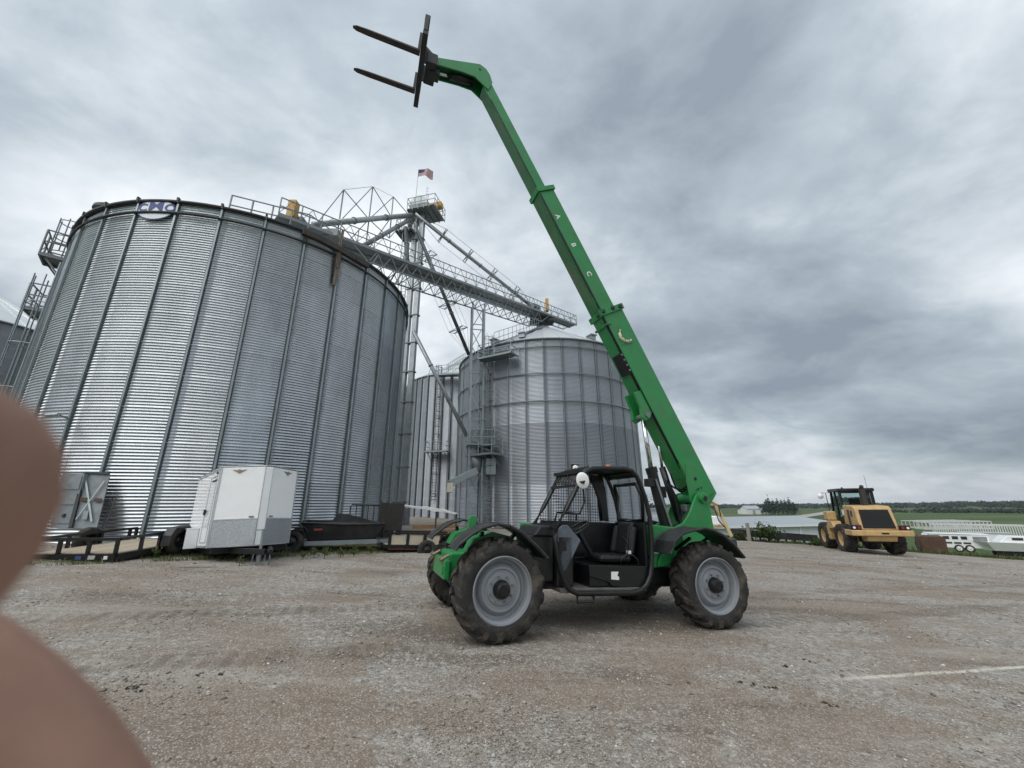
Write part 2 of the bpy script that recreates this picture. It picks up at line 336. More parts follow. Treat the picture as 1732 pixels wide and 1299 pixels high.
    K(base, b.inputs['Base Color']); b.inputs['Roughness'].default_value = .92; b.inputs['Specular IOR Level'].default_value = .25
    hh = mth('ADD', mth('MULTIPLY', vo.outputs['Distance'], -.55), mth('ADD', mth('MULTIPLY', vo2.outputs['Distance'], -.3), mth('ADD', mth('MULTIPLY', mid, .9), mth('MULTIPLY', streak, 1.6))))
    bp = N('ShaderNodeBump'); bp.inputs['Strength'].default_value = .6; bp.inputs['Distance'].default_value = .022; K(hh, bp.inputs['Height']); K(bp.outputs[0], b.inputs['Normal'])
    return m
def field_mat():
    m = bpy.data.materials.new('crop_field'); m.use_nodes = True; t = m.node_tree; b = t.nodes['Principled BSDF']; N = lambda k: t.nodes.new(k); K = t.links.new
    tcn = N('ShaderNodeTexCoord'); mp = N('ShaderNodeMapping'); mp.inputs['Scale'].default_value = (.004, .012, 1); mp.inputs['Rotation'].default_value = (0, 0, .3); K(tcn.outputs['Object'], mp.inputs[0])
    n = N('ShaderNodeTexNoise'); n.inputs['Scale'].default_value = 1.6; n.inputs['Detail'].default_value = 4; K(mp.outputs[0], n.inputs['Vector'])
    r = N('ShaderNodeValToRGB'); K(n.outputs['Fac'], r.inputs[0]); e = r.color_ramp.elements
    e[0].position = .35; e[0].color = (.050, .088, .034, 1); e[1].position = .62; e[1].color = (.100, .125, .050, 1)
    q = e.new(.5); q.color = (.062, .102, .038, 1)
    n2 = N('ShaderNodeTexNoise'); n2.inputs['Scale'].default_value = .9; n2.inputs['Detail'].default_value = 7; K(tcn.outputs['Object'], n2.inputs['Vector'])
    mr = N('ShaderNodeMapRange'); mr.inputs[1].default_value = .3; mr.inputs[2].default_value = .7; mr.inputs[3].default_value = .7; mr.inputs[4].default_value = 1.25; K(n2.outputs['Fac'], mr.inputs[0])
    vm = N('ShaderNodeVectorMath'); vm.operation = 'SCALE'; K(r.outputs[0], vm.inputs[0]); K(mr.outputs[0], vm.inputs['Scale']); K(vm.outputs[0], b.inputs['Base Color'])
    b.inputs['Roughness'].default_value = .9; b.inputs['Specular IOR Level'].default_value = .1
    return m
lot = sheet('gravel_lot', celllot, ground_mat())
fld = sheet('field', ~celllot, field_mat())

# gravel lying loose on the lot
def attr_mat(name, ramp, rough=.9):
    m = bpy.data.materials.new(name); m.use_nodes = True; t = m.node_tree; b = t.nodes['Principled BSDF']
    a = t.nodes.new('ShaderNodeAttribute'); a.attribute_name = 'tone'; r = t.nodes.new('ShaderNodeValToRGB'); t.links.new(a.outputs['Fac'], r.inputs[0])
    el = r.color_ramp.elements; el[0].position = ramp[0][0]; el[0].color = (*ramp[0][1], 1); el[1].position = ramp[-1][0]; el[1].color = (*ramp[-1][1], 1)
    for p, c in ramp[1:-1]: e = el.new(p); e.color = (*c, 1)
    t.links.new(r.outputs[0], b.inputs['Base Color']); b.inputs['Roughness'].default_value = rough; b.inputs['Specular IOR Level'].default_value = .2
    return m
def npmesh(name, co, faces, tone, mat, smooth=False):
    me = bpy.data.meshes.new(name); nv, nf, k = len(co), len(faces), faces.shape[1]
    me.vertices.add(nv); me.vertices.foreach_set('co', co.astype(np.float32).ravel())
    me.loops.add(nf*k); me.loops.foreach_set('vertex_index', faces.astype(np.int32).ravel())
    me.polygons.add(nf); me.polygons.foreach_set('loop_start', np.arange(0, nf*k, k, dtype=np.int32))
    me.update(calc_edges=True); me.validate()
    a = me.attributes.new('tone', 'FLOAT', 'POINT'); a.data.foreach_set('value', tone.astype(np.float32))
    me.materials.append(mat); o = bpy.data.objects.new(name, me); COL.objects.link(o); return o
def stones(name, n, r0, r1, size, mat, seed, keep=None, tonef=None):
    R = np.random.RandomState(seed)
    r = r0*(r1/r0)**R.rand(n); az = R.uniform(rad(-54), rad(54), n); x = r*np.sin(az); y = r*np.cos(az)
    den = .5+.5*hum(x*1.1, y*2.4+x*.4, 1.)+.35*hum(x*3+1, y*5, 1.)
    k = R.rand(n) < np.clip(.20+.85*den, .05, 1)*(np.clip(bare_dirt(x, y), .12, 1.) if tonef is None and name == 'gravel' else 1)
    if keep is not None: k &= keep(x, y)
    x, y, r = x[k], y[k], r[k]; n = len(x)
    s = size[0]*np.exp(R.randn(n)*.45)*(1+r*size[1])
    base = np.array([(1, 0, 0), (-1, 0, 0), (0, 1, 0), (0, -1, 0), (0, 0, 1), (0, 0, -.6), (.6, .6, .45), (-.6, -.55, .4)], float)
    f0 = np.array([(4, 0, 6), (4, 6, 2), (0, 5, 2), (0, 2, 6), (4, 2, 1), (2, 5, 1), (4, 1, 7), (4, 7, 3), (1, 5, 3), (1, 3, 7), (4, 3, 0), (3, 5, 0)])
    V = base[None]*(1+.45*(R.rand(n, 8, 3)-.5))*np.stack([np.ones(n), R.uniform(.6, 1, n), R.uniform(.4, .75, n)], -1)[:, None, :]*s[:, None, None]
    a = R.rand(n)*2*pi; c, q = np.cos(a)[:, None], np.sin(a)[:, None]
    V = np.stack([V[..., 0]*c-V[..., 1]*q, V[..., 0]*q+V[..., 1]*c, V[..., 2]], -1)
    z = gz(x, y)
    V += np.stack([x, y, z+.10*s], -1)[:, None, :]
    F = (f0[None]+8*np.arange(n)[:, None, None]).reshape(-1, 3)
    tone = R.rand(n) if tonef is None else tonef(R, n)
    return npmesh(name, V.reshape(-1, 3), F, np.repeat(tone, 8), mat)
STONEM = attr_mat('gravel_stones', [(0, (.16, .138, .114)), (.3, (.27, .24, .20)), (.7, (.38, .352, .315)), (.93, (.43, .41, .38)), (1, (.66, .64, .60))])
wheels_clear = lambda x, y: (yedge(x)-y > .8) & ~((x < -3) & (y > 10+(x+9.6)*.86+.2) & (x > -12))
stuff(stones('gravel', 95000, 2.7, 30., (.0048, .095), STONEM, 5, wheels_clear), 'loose grey and tan gravel strewn over the lot', 'gravel')
MUD = attr_mat('dried_mud', [(0, (.035, .028, .022)), (1, (.085, .068, .05))])
def mudspot(x, y):
    c = [PG(u, v)[:2] for u, v in ((1290, 1160), (1340, 1128), (1190, 1158), (1370, 1120), (1505, 1090), (1580, 1117), (1370, 1190), (350, 1140), (440, 1120), (230, 1165), (1120, 1160))]
    d = np.min([np.hypot(x-a, (y-b)*1.8) for a, b in c], axis=0); return (d < .10+.22*np.clip(hum(x*7, y*9), 0, 1)) & (hum(x*23, y*31) > .28)
stuff(stones('mud_clods', 60000, 2.9, 7., (.010, .05), MUD, 9, mudspot), 'dark dried mud clods dropped on the gravel', 'mud')

# ---- grass
def blades(name, pts, hgt, mat, seed, label):
    R = np.random.RandomState(seed); P = np.array(pts); n = len(P); h = hgt*R.uniform(.45, 1.3, n)*(P[:, 2] if P.shape[1] > 2 else 1)
    a = R.rand(n)*2*pi; w = h*R.uniform(.05, .11, n); lean = R.randn(n, 2)*.35*h[:, None]
    z = gz(P[:, 0], P[:, 1]); b0 = np.stack([P[:, 0]-np.cos(a)*w, P[:, 1]-np.sin(a)*w, z-.01], -1); b1 = np.stack([P[:, 0]+np.cos(a)*w, P[:, 1]+np.sin(a)*w, z-.01], -1)
    m0 = np.stack([P[:, 0]+lean[:, 0]*.35-np.cos(a)*w*.7, P[:, 1]+lean[:, 1]*.35-np.sin(a)*w*.7, z+h*.6], -1); m1 = m0+np.stack([np.cos(a)*w*1.4, np.sin(a)*w*1.4, 0*w], -1)
    tp = np.stack([P[:, 0]+lean[:, 0], P[:, 1]+lean[:, 1], z+h], -1)
    V = np.stack([b0, b1, m1, m0, tp, tp], 1); F = (np.array([(0, 1, 2, 3), (3, 2, 4, 5)])[None]+6*np.arange(n)[:, None, None]).reshape(-1, 4)
    tri = np.concatenate([F[0::2][:, [0, 1, 2]], F[0::2][:, [0, 2, 3]], F[1::2][:, [0, 1, 2]]])
    o = npmesh(name, V.reshape(-1, 3), tri, np.repeat(R.rand(n), 6), mat); return stuff(o, label, 'grass')
GRM = attr_mat('grass_and_weeds', [(0, (.040, .058, .018)), (.55, (.072, .098, .032)), (.85, (.12, .135, .055)), (1, (.25, .21, .12))])
R_ = np.random.RandomState(2); pts = []
A = np.array([-10.2, 8.9]); B = np.array([-1.6, 16.2])
for i in range(15000):
    t = R_.rand(); o_ = abs(R_.randn())*.75-.55; p = A+(B-A)*t+np.array([-.65, .76])*o_
    if hum(p[0]*3, p[1]*3) + R_.rand()*.9 > .1+.35*(o_ < -.1): pts.append((p[0], p[1], 1+.4*R_.randn()**2*.3))
blades('grass_by_trailers', pts, .055, GRM, 4, 'thin green grass and weeds growing under the parked trailers')
pts = []
for i in range(17000):
    x = R_.uniform(8, 40); yy = yedge(x)+R_.exponential(1.8)-.5; pts.append((x, yy, 1+1.2*(R_.rand() < .06)))
blades('grass_on_bank', pts, .15, GRM, 6, 'rough grass along the far edge of the gravel lot')

# ---- leafy plants and trees
LEAFM = attr_mat('foliage', [(0, (.018, .034, .012)), (.5, (.040, .068, .020)), (1, (.085, .12, .035))])
LEAFFAR = attr_mat('far_foliage', [(0, (.022, .036, .028)), (.6, (.036, .055, .040)), (1, (.058, .080, .052))])  # bluish tint of distant haze is mixed into these leaf tones
BARK = M('bark', (.06, .045, .033), .9, 0, .3, 6.)
def leaf_cloud(n, c, rad3, size, seed, shell=.5, taper=0.):
    R = np.random.RandomState(seed); d = R.randn(n, 3); d /= np.linalg.norm(d, axis=1)[:, None]
    rr = (shell+(1-shell)*R.rand(n))**.8
    bump = 1+.28*np.sin(d[:, 0]*5+seed)*np.sin(d[:, 2]*6+seed*2)+.2*np.sin(d[:, 1]*9+seed)
    p = d*(rr*bump)[:, None]
    if taper: k = np.clip((1-p[:, 2])/2, .02, 1)**taper; p[:, :2] *= k[:, None]*1.5
    p = p*np.array(rad3)+np.array(c)
    u = R.randn(n, 3); u /= np.linalg.norm(u, axis=1)[:, None]; q = np.cross(u, R.randn(n, 3)); q /= np.linalg.norm(q, axis=1)[:, None]+1e-9
    s = size*R.uniform(.6, 1.4, n)[:, None]
    V = np.stack([p-u*s, p-q*s*.5, p+u*s, p+q*s*.5], 1)
    return V.reshape(-1, 3), (np.arange(n)[:, None]*4+np.arange(4)), np.repeat(np.clip(.25+.5*R.rand(n)+.25*d[:, 2], 0, 1), 4)
def merge(parts):
    off = 0; v = []; f = []; t = []
    for a, b, c in parts: v.append(a); f.append(b+off); t.append(c); off += len(a)
    return np.concatenate(v), np.concatenate(f), np.concatenate(t)
def at_px(u, dist):                            # a spot on the far land straight below column u
    r = ray(u, 853); d = r[:2]/np.linalg.norm(r[:2])*dist; return float(d[0]), float(d[1]), float(gz(d[0], d[1]))
parts = []; R_ = np.random.RandomState(21)
for i in range(620):                           # wood along the horizon
    u = R_.uniform(1060, 1800); ds = R_.uniform(640, 1250); x, y, z = at_px(u, ds); hh = R_.uniform(2.6, 5.4)*(1+.3*(u > 1600))
    parts.append(leaf_cloud(42, (x, y, z+hh*.45), (R_.uniform(4, 9), R_.uniform(4, 9), hh*.55), 1.5, i, .3))
stuff(npmesh('distant_woods', *merge(parts), LEAFFAR), 'dark belt of woods along the far horizon', 'woods')
parts = []
for i in range(150):                           # hedge line nearer on the right
    u = R_.uniform(1575, 1790) if i % 3 else R_.uniform(1420, 1790); ds = R_.uniform(400, 450); x, y, z = at_px(u, ds); hh = R_.uniform(1.2, 3.2)
    parts.append(leaf_cloud(40, (x, y, z+hh*.4), (R_.uniform(2.5, 5), 3, hh*.55), .9, i+900, .3))
stuff(npmesh('distant_hedgerow', *merge(parts), LEAFFAR), 'bushy hedgerow at the far side of the green field', 'hedge')
names = ['tallest dark pine of the far clump beside the white farm sheds', 'pine at the left end of the far dark clump', 'second pine from the left in the far clump', 'third pine from the left in the far clump', 'pine in the middle of the far clump, left of the gap', 'pine in the middle of the far clump, right of the gap', 'third pine from the right in the far clump', 'second pine from the right in the far clump', 'pine at the right end of the far dark clump']
for i, (u, hh) in enumerate(((1301, 10.), (1293, 7.5), (1297, 9.), (1308, 9.), (1315, 9.5), (1322, 9.), (1328, 9.), (1335, 9.5), (1341, 8.))):
    x, y, z = at_px(u, 300+((i*37) % 11)*2.); t = thing('pine_tree', names[i], 'tree', (x, y, z), 0, 'pines of the far clump')
    MB().cyl((0, 0, -.3), (0, 0, hh*.8), .25, .06, 7).build('trunk', BARK, t)
    v, f, tn = leaf_cloud(420, (0, 0, hh*.50), (2.7, 2.7, hh*.5), .5, i+50, .2, .55); o = npmesh('crown', v, f, tn, LEAFFAR); o.parent = t
# pale farm road and white farm sheds far off
ROADM = M('pale_gravel_road', (.34, .33, .30), .95, 0, .1, .5)
rp = []
for (u, d_) in ((1225, 150), (1290, 190), (1340, 245), (1380, 330), (1412, 480)):
    x, y, z = at_px(u, d_); rp.append(Vector((x, y, z+.15)))
mb = MB()
for i in range(len(rp)):
    d = (rp[min(i+1, len(rp)-1)]-rp[max(i-1, 0)]); nrm = Vector((-d.y, d.x, 0)).normalized()*4.5; mb.v += [tuple(rp[i]-nrm), tuple(rp[i]+nrm)]
mb.f = [(2*i, 2*i+1, 2*i+3, 2*i+2) for i in range(len(rp)-1)]
struct(mb.build('road', ROADM))
SHEDW = M('white_shed_metal', (.70, .72, .73), .5, 0, .05, .5)
SHEDR = M('pale_metal_roof', (.42, .45, .48), .4, .3, .06, .3)
def shed(name, label, u, d, wdt, dep, eav, rdg, rz=0.):
    x, y, z = at_px(u, d); t = thing(name, label, 'building', (x, y, z), rz)
    mb = MB(); hw, hd = wdt/2, dep/2
    mb.add([(-hw, -hd, -.4), (hw, -hd, -.4), (hw, hd, -.4), (-hw, hd, -.4), (-hw, -hd, eav), (hw, -hd, eav), (hw, hd, eav), (-hw, hd, eav), (-hw, 0, rdg), (hw, 0, rdg)],
           [(0, 1, 5, 4), (2, 3, 7, 6), (1, 2, 6, 9, 5), (3, 0, 4, 8, 7)]); mb.build('wall', SHEDW, t)
    o = .3
    r = MB()
    for s in (-1, 1):
        sl = (rdg-eav)/hd; q = [(-hw-o, s*(hd+o), eav-o*sl+.03), (hw+o, s*(hd+o), eav-o*sl+.03), (hw+o, 0, rdg+.03), (-hw-o, 0, rdg+.03)]
        r.slab(q if s < 0 else q[::-1], .08)
    r.build('roof', SHEDR, t); MB().bx(-hw*.15, hw*.25, -hd-.06, -hd-.01, 0, eav*.75).build('door', M('shed_door', (.3, .32, .34), .5), t); return t
shed('farm_shed', 'small white farm shed at the left of the far white farm buildings', 1257, 330, 5, 8, 2.6, 3.6)
shed('farm_shed', 'largest white farm building beside the far pine clump', 1267, 325, 9, 8, 3.4, 5.4)
shed('farm_shed', 'low white farm shed just left of the far pines', 1281, 330, 11, 8, 2.8, 3.9)

# ================================================================= grain bins
RING, PIT = 1.1176, .1016
def polar(R, ph, z): return Vector((R*sin(ph), R*cos(ph), z))
def ringtube(R, z, r, n=96, a0=0, a1=2*pi, w=6):
    full = abs(a1-a0-2*pi) < 1e-6; m = n if full else n+1
    return MB().tube([polar(R, a0+(a1-a0)*i/n, z) for i in range(m)], r, w, closed=full)
def grain_bin(label, c, R, z0, nr, ns, phase, cam_half, sheet_mat, stiff=(.085, .055), winds=(), roof_rise=None, spp=8, amp=.0068, eave_mat=None, ringmats=None, roof_mat=None, seg=5):
    t = thing('grain_bin', label, 'grain bin', (c[0], c[1], z0)); H = nr*RING; da = 2*pi/ns; D = math.hypot(*c)
    face = math.atan2(-c[0], -c[1])              # the side turned to the lens
    zs = np.arange(0, RING+1e-6, PIT/spp)
    mb = MB(); na = seg
    cols = [(da*j/na, 0.) for j in range(na)]+[(da*.952, 0.), (da*.953, .006), (da*.999, .006), (da, 0.)]; na = len(cols)-1     # the last strip laps over the next sheet
    for aa, lift in cols:
        for z in zs:
            mb.v.append(tuple(polar(R+amp*cos(2*pi*z/PIT)+lift+(.004 if z < PIT*.6 else 0), aa, z)))
    m = len(zs); mb.f = [(j*m+i, j*m+i+1, (j+1)*m+i+1, (j+1)*m+i) for j in range(na) for i in range(m-1)]
    me = mb.mesh('wall_sheet', sheet_mat, True); mes = {}
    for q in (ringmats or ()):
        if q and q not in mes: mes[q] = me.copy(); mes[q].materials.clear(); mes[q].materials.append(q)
    # flat flange, dark to paint in the side shadow, under the raised stiffener
    sb = MB().bx(-stiff[0]*.78, stiff[0]*.78, R-.01, R+amp+.006, 0, H); nf0 = len(sb.f); sb.bx(-stiff[0]*.36, stiff[0]*.36, R, R+stiff[1], 0, H)
    sme = sb.mesh('stiffener', STIFDK); sme.materials.append(GALVDK if stiff[0] > .15 else GALVST)
    for p in sme.polygons: p.material_index = int(p.index >= nf0)
    rest = MB()
    for b in range(ns):
        a = phase+b*da; mid = a+da/2; d = (mid-face+pi) % (2*pi)-pi
        if abs(d) < cam_half:
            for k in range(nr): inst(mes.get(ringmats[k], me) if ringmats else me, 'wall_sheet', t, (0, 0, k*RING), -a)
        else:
            zz = np.arange(0, H+1e-6, PIT/4); vs = [polar(R+amp*cos(2*pi*z/PIT), a+da*j/2, z) for j in range(3) for z in zz]; mm = len(zz)
            rest.add(vs, [(j*mm+i, j*mm+i+1, (j+1)*mm+i+1, (j+1)*mm+i) for j in range(2) for i in range(mm-1)])
        if abs((a-face+pi) % (2*pi)-pi) < cam_half+.25: inst(sme, 'stiffener', t, (0, 0, 0), -a)
    rest.build('rear_wall', sheet_mat, t, True)['kind'] = 'stuff'
    for z in winds: ringtube(R+stiff[1]+.03, z-z0, .05, 120).build('wind_ring', DKSTEEL if eave_mat else GALVDK, t, True)
    rise = roof_rise or R*math.tan(rad(30)); ov = .14; dz = rise/R
    pm = MB(); top = R*.09
    rr = [R+ov, R*.6, top]
    for r in rr:
        for q in (0, 1): pm.v.append(tuple(polar(r, da*q, (R-r)*dz+H+.06)))
    pm.f = [(0, 1, 3, 2), (2, 3, 5, 4)]
    for q in (0,):                              # standing rib along one edge
        p0, p1 = polar(R+ov+.02, 0, H+.06-ov*dz+.03), polar(top, 0, H+.06+(R-top)*dz+.03); pm.bar(p0, p1, .05, .09)
    rme = pm.mesh('roof_panel', roof_mat or ROOFM)
    for b in range(ns): inst(rme, 'roof_panel', t, (0, 0, 0), -(phase+b*da))
    MB().cyl((0, 0, H+(R-top)*dz-.05), (0, 0, H+(R-top)*dz+.3), top*1.1, top*.9, 24).build('roof_cap', GALVDK, t, True)
    em = MB().lathe([(R+.03, H-.05), (R+ov, H-.03), (R+ov+.01, H+.05), (R+.02, H+.10)], 128, close=True)
    em.build('eave', eave_mat or GALVDK, t, True)
    MB().lathe([(R-.2, -1.2), (R+.22, -1.2), (R+.22, .0), (R-.2, .0)], 96, close=True).build('foundation', CONC, t)
    return t, H, face
def hoop_ladder(t, R, ph, z0, z1, cage_from, gap=.16, wid=.45, mat=None, rung=.3, depth=.72, hoop=1.15, r=.022, cage_top=None):
    mat = mat or GALVDK; e = polar(1, ph, 0); s = Vector((e.y, -e.x, 0)); root = MB(); base = e*(R+gap)
    for k in (-1, 1): root.bar(base+s*k*wid/2+Vector((0, 0, z0)), base+s*k*wid/2+Vector((0, 0, z1)), .05, .05)
    z = z0+.15
    while z < z1: root.cyl(base-s*wid/2+Vector((0, 0, z)), base+s*wid/2+Vector((0, 0, z)), .016, None, 5); z += rung
    z = z0+.8
    while z < z1: root.bar(e*R+Vector((0, 0, z)), base+Vector((0, 0, z)), wid, .04); z += 2.2
    lad = root.build('ladder', mat, t)
    cg = MB(); z = cage_from; ct = cage_top or z1
    ang = [pi*i/8 for i in range(9)]
    while z <= ct+.01:
        cg.tube([base+s*cos(a)*.36+e*sin(a)*depth+Vector((0, 0, z)) for a in ang], r, 5); z += hoop
    for a in ang[1::2]: cg.bar(base+s*cos(a)*.36+e*sin(a)*depth+Vector((0, 0, cage_from)), base+s*cos(a)*.36+e*sin(a)*depth+Vector((0, 0, ct)), .04, .02)
    cg.build('cage', mat, lad); return lad
def platform(t, R, ph, z, wid, dep, rail=1.07, mat=None, name='platform'):
    mat = mat or GALVDK; e = polar(1, ph, 0); s = Vector((e.y, -e.x, 0)); up = Vector((0, 0, 1))
    P = lambda a, b, c: e*(R+b)+s*a+up*(z+c)
    mb = MB(); h = wid/2
    mb.slab([P(-h, .03, 0), P(h, .03, 0), P(h, dep, 0), P(-h, dep, 0)], .04)
    for q in (P(-h, dep, -.06), ): mb.bar(P(-h, dep, -.05), P(h, dep, -.05), .06, .14)
    for k in (-1, 1): mb.bar(P(k*h, .03, -.05), P(k*h, dep, -.05), .06, .14); mb.bar(P(k*h*.8, .02, -.9), P(k*h*.8, dep*.85, -.08), .06)
    deck = mb.build(name, mat, t)
    rl = MB(); pts = [P(-h, .05, 0), P(-h, dep, 0), P(0, dep, 0), P(h, dep, 0), P(h, .05, 0)]
    for p in pts: rl.bar(p, p+up*rail, .05)
    for zz in (.55, rail):
        for a, b in zip(pts[:-1], pts[1:]): rl.bar(a+up*zz, b+up*zz, .045)
    for a, b in zip(pts[1:3], pts[2:4]): rl.bar(a+up*.05, b+up*.55, .025)
    rl.build('railing', mat, deck); return deck

# --- the big bin on the left (48 ft, 32 stiffeners)
C1 = (-13.35, 19.58); R1 = 7.31; Z1 = 12.5-11*RING
b1, H1, f1 = grain_bin('huge corrugated steel grain bin with a blue oval logo, filling the left', C1, R1, Z1, 11, 32, rad(139.0), rad(92), GALV, (.09, .085), (12.0,), 4.1, 10, .0142, DKSTEEL)
ph = rad(229)
hoop_ladder(b1, R1, ph-.05, .2, H1-1.2, 2.2, hoop=1.75, mat=GALVST, cage_top=H1-1.9, depth=.6); platform(b1, R1, ph+.0, H1-.95, 1.0, .8, mat=GALVDK)
hoop_ladder(b1, R1, ph-.0, H1-1.0, H1+1.0, H1-.6, hoop=.75, mat=GALVDK, depth=.55); platform(b1, R1, ph+.14, H1-3.0, 1.2, .95, mat=GALVDK)
MB().lathe([(.02, .26), (.30, .24), (.46, .10), (.48, -.04), (.26, -.05), (.26, -.6)], 20, o=polar(R1*.93, rad(208), H1+.72)).build('roof_vent', DKSTEEL, b1, 'auto')
e = polar(1, rad(184.2), 0)                      # small lamp on a bracket
mb = MB().bar(e*R1+Vector((0, 0, 4.05)), e*(R1+.34)+Vector((0, 0, 4.12)), .04); mb.cyl(e*(R1+.3)+Vector((-.05, 0, 4.14)), e*(R1+.3)+Vector((-.34, -.06, 4.1)), .055, .075, 10); mb.build('bracket_lamp', GALVST, b1)
for nm, z, hgt in (('rail_fitting', H1+.02, .16),):
    me = MB().box((0, R1+.12, z+.06), (.07, .1, hgt)).mesh(nm, DKSTEEL)
    for b in range(32):
        if abs((rad(139)+b*2*pi/32-f1+pi) % (2*pi)-pi) < rad(95): inst(me, nm, b1, (0, 0, 0), -(rad(139)+b*2*pi/32))
# the oval maker's badge painted on a curved plate in one bay
BLUE = M('badge_blue', (.008, .035, .24), .5, 0, .1); BADGE = M('badge_white', (.62, .65, .70), .45, .2, .08)
BC, BA, BB = rad(178.3), .67, .45                # middle of the bay, half width and half height
def onbin(u, v, d=.0): return polar(R1+.10+d, BC-u/R1, 12.13-Z1+v)
mb = MB(); n = 40
ring = [(cos(2*pi*i/n)*BA, sin(2*pi*i/n)*BB) for i in range(n)]
mb.v = [tuple(onbin(0, 0))]+[tuple(onbin(x*.5, y*.5)) for x, y in ring]+[tuple(onbin(x, y)) for x, y in ring]
mb.f = [(0, 1+i, 1+(i+1) % n) for i in range(n)]+[(1+i, n+1+i, n+1+(i+1) % n, 1+(i+1) % n) for i in range(n)]
badge = mb.build('maker_badge', BADGE, b1, True, label='white oval maker badge with blue letters CMC')
def band(r0, r1, d=.006):
    m = MB(); m.v = [tuple(onbin(x*k, y*k, d)) for k in (r0, r1) for x, y in ring]; m.f = [(i, (i+1) % n, n+(i+1) % n, n+i) for i in range(n)]; return m
band(.93, 1.0).build('badge_rim', BLUE, badge)
def curve_text(txt, size, fn, name, mat, parent, bold=.0, shear=0, grid=True):
    fc = bpy.data.curves.new(name, 'FONT'); fc.body = txt; fc.size = size; fc.align_x = 'CENTER'; fc.align_y = 'CENTER'; fc.offset = bold; fc.resolution_u = 3
    o = bpy.data.objects.new(name, fc); COL.objects.link(o); dg = bpy.context.evaluated_depsgraph_get(); me = bpy.data.meshes.new_from_object(o.evaluated_get(dg))
    bpy.data.objects.remove(o); bpy.data.curves.remove(fc)
    for v in me.vertices: v.co = fn(v.co.x+shear*v.co.y, v.co.y)
    me.materials.append(mat); q = bpy.data.objects.new(name, me); COL.objects.link(q); q.parent = parent; return q
curve_text('M', .66, lambda x, y: onbin(x*1.12, y*.88+.13, .012), 'letter', BLUE, badge, .009)
curve_text('C', .50, lambda x, y: onbin(x*.95-.47, y*.85+.07, .012), 'letter', BLUE, badge, .012)
curve_text('C', .50, lambda x, y: onbin(x*.95+.47, y*.85+.07, .012), 'letter', BLUE, badge, .012)
# weathered board hung over the eave and the rusty channel beside it
def onb1(u, v, out):                             # a pixel on the cylinder `out` metres off the wall, in bin coordinates
    r = ray(u, v); a = r[:2]; c = np.array(C1); Rr = R1+out; A, B_, Cc = a@a, a@c, c@c-Rr*Rr; tt = (B_-math.sqrt(max(B_*B_-A*Cc, 0)))/A
    return Vector((r[0]*tt-c[0], r[1]*tt-c[1], HC+r[2]*tt-Z1))
brd = thing('weathered_board', 'long weathered brown board hanging down over the bin eave', 'board', (C1[0], C1[1], Z1))
mb = MB(); P = [onb1(580, 390, .3), onb1(574, 425, .26), onb1(570, 455, .17), onb1(565, 482, .14)]
ww = [.045, .085, .10, .07]
e = polar(1, math.atan2(P[1].x, P[1].y), 0); s = Vector((e.y, -e.x, 0))
for p, w_ in zip(P, ww): mb.v += [tuple(p+s*a*w_+e*b*.03) for a, b in ((-1, -1), (1, -1), (1, 1), (-1, 1))]
mb.f = [(4*i+k, 4*i+(k+1) % 4, 4*i+4+(k+1) % 4, 4*i+4+k) for i in range(3) for k in range(4)]+[(3, 2, 1, 0), (12, 13, 14, 15)]
mb.build('board', OLDWOOD, brd)
MB().bar(P[0]+e*.07, P[2]+e*.06+s*.03, .06, .05).build('batten', M('brown_batten', (.16, .115, .075), .8, 0, .3), brd)
ch = MB(); q = [onb1(512, 392, .28), onb1(540, 404, .28), onb1(572, 421, .28), onb1(600, 437, .28), onb1(622, 450, .2)]
for a, b in zip(q[:-1], q[1:]): ch.bar(a, b, .2, .24)
ch.build('eave_channel', M('rusted_channel', (.055, .048, .043), .7, .3, .3, 4.), b1)

# --- the bin on the right (54 ft, 36 stiffeners, three dark wind rings)
C2 = (3.2, 37.35); R2 = 8.23; Z2 = 14.22-13*RING
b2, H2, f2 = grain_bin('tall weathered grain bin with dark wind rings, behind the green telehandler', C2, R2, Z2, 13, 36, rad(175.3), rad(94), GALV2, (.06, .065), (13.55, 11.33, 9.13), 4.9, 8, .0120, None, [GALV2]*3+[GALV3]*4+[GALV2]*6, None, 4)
ringtube(R2+.09, H2-.02, .05, 120).build('eave_ring', GALVDK, b2, True)
for a, zz in ((rad(199), .62), (rad(221), .62), (rad(150), .62)):
    o = MB().box((0, 0, .18), (.5, .6, .36)); o.box((0, .05, .42), (.62, .75, .1)); o.build('roof_vent', GALVST, b2, loc=polar(R2*.86, a, H2+R2*.14*.595+.02)).rotation_euler = (0, 0, -a)
platform(b2, R2, rad(209), H2-1.35, 3.0, 1.25, mat=GALVST); hoop_ladder(b2, R2, rad(216), .3, H2+.9, 2.5, mat=GALVDK, cage_top=H2+.9)
platform(b2, R2, rad(217), 5.6, 2.6, 1.3, mat=GALVST)
# stair railing climbing the roof
rl = MB(); a = rad(214); pts = [polar(R2*k+.1, a-.25*(1-k), H2+R2*(1-k)*.595+.1) for k in np.linspace(1., .16, 14)]
for p in pts: rl.bar(p, p+Vector((0, 0, 1.05)), .045)
for zz in (.5, 1.05):
    for p, q in zip(pts[:-1], pts[1:]): rl.bar(p+Vector((0, 0, zz)), q+Vector((0, 0, zz)), .045)
rl.build('roof_railing', GALVST, b2)
st = MB()
for p, q in zip(pts[:-1], pts[1:]): st.bar(p+Vector((.2, -.25, .02)), q+Vector((.2, -.25, .02)), .6, .05)
st.build('roof_stair', GALVDK, b2)

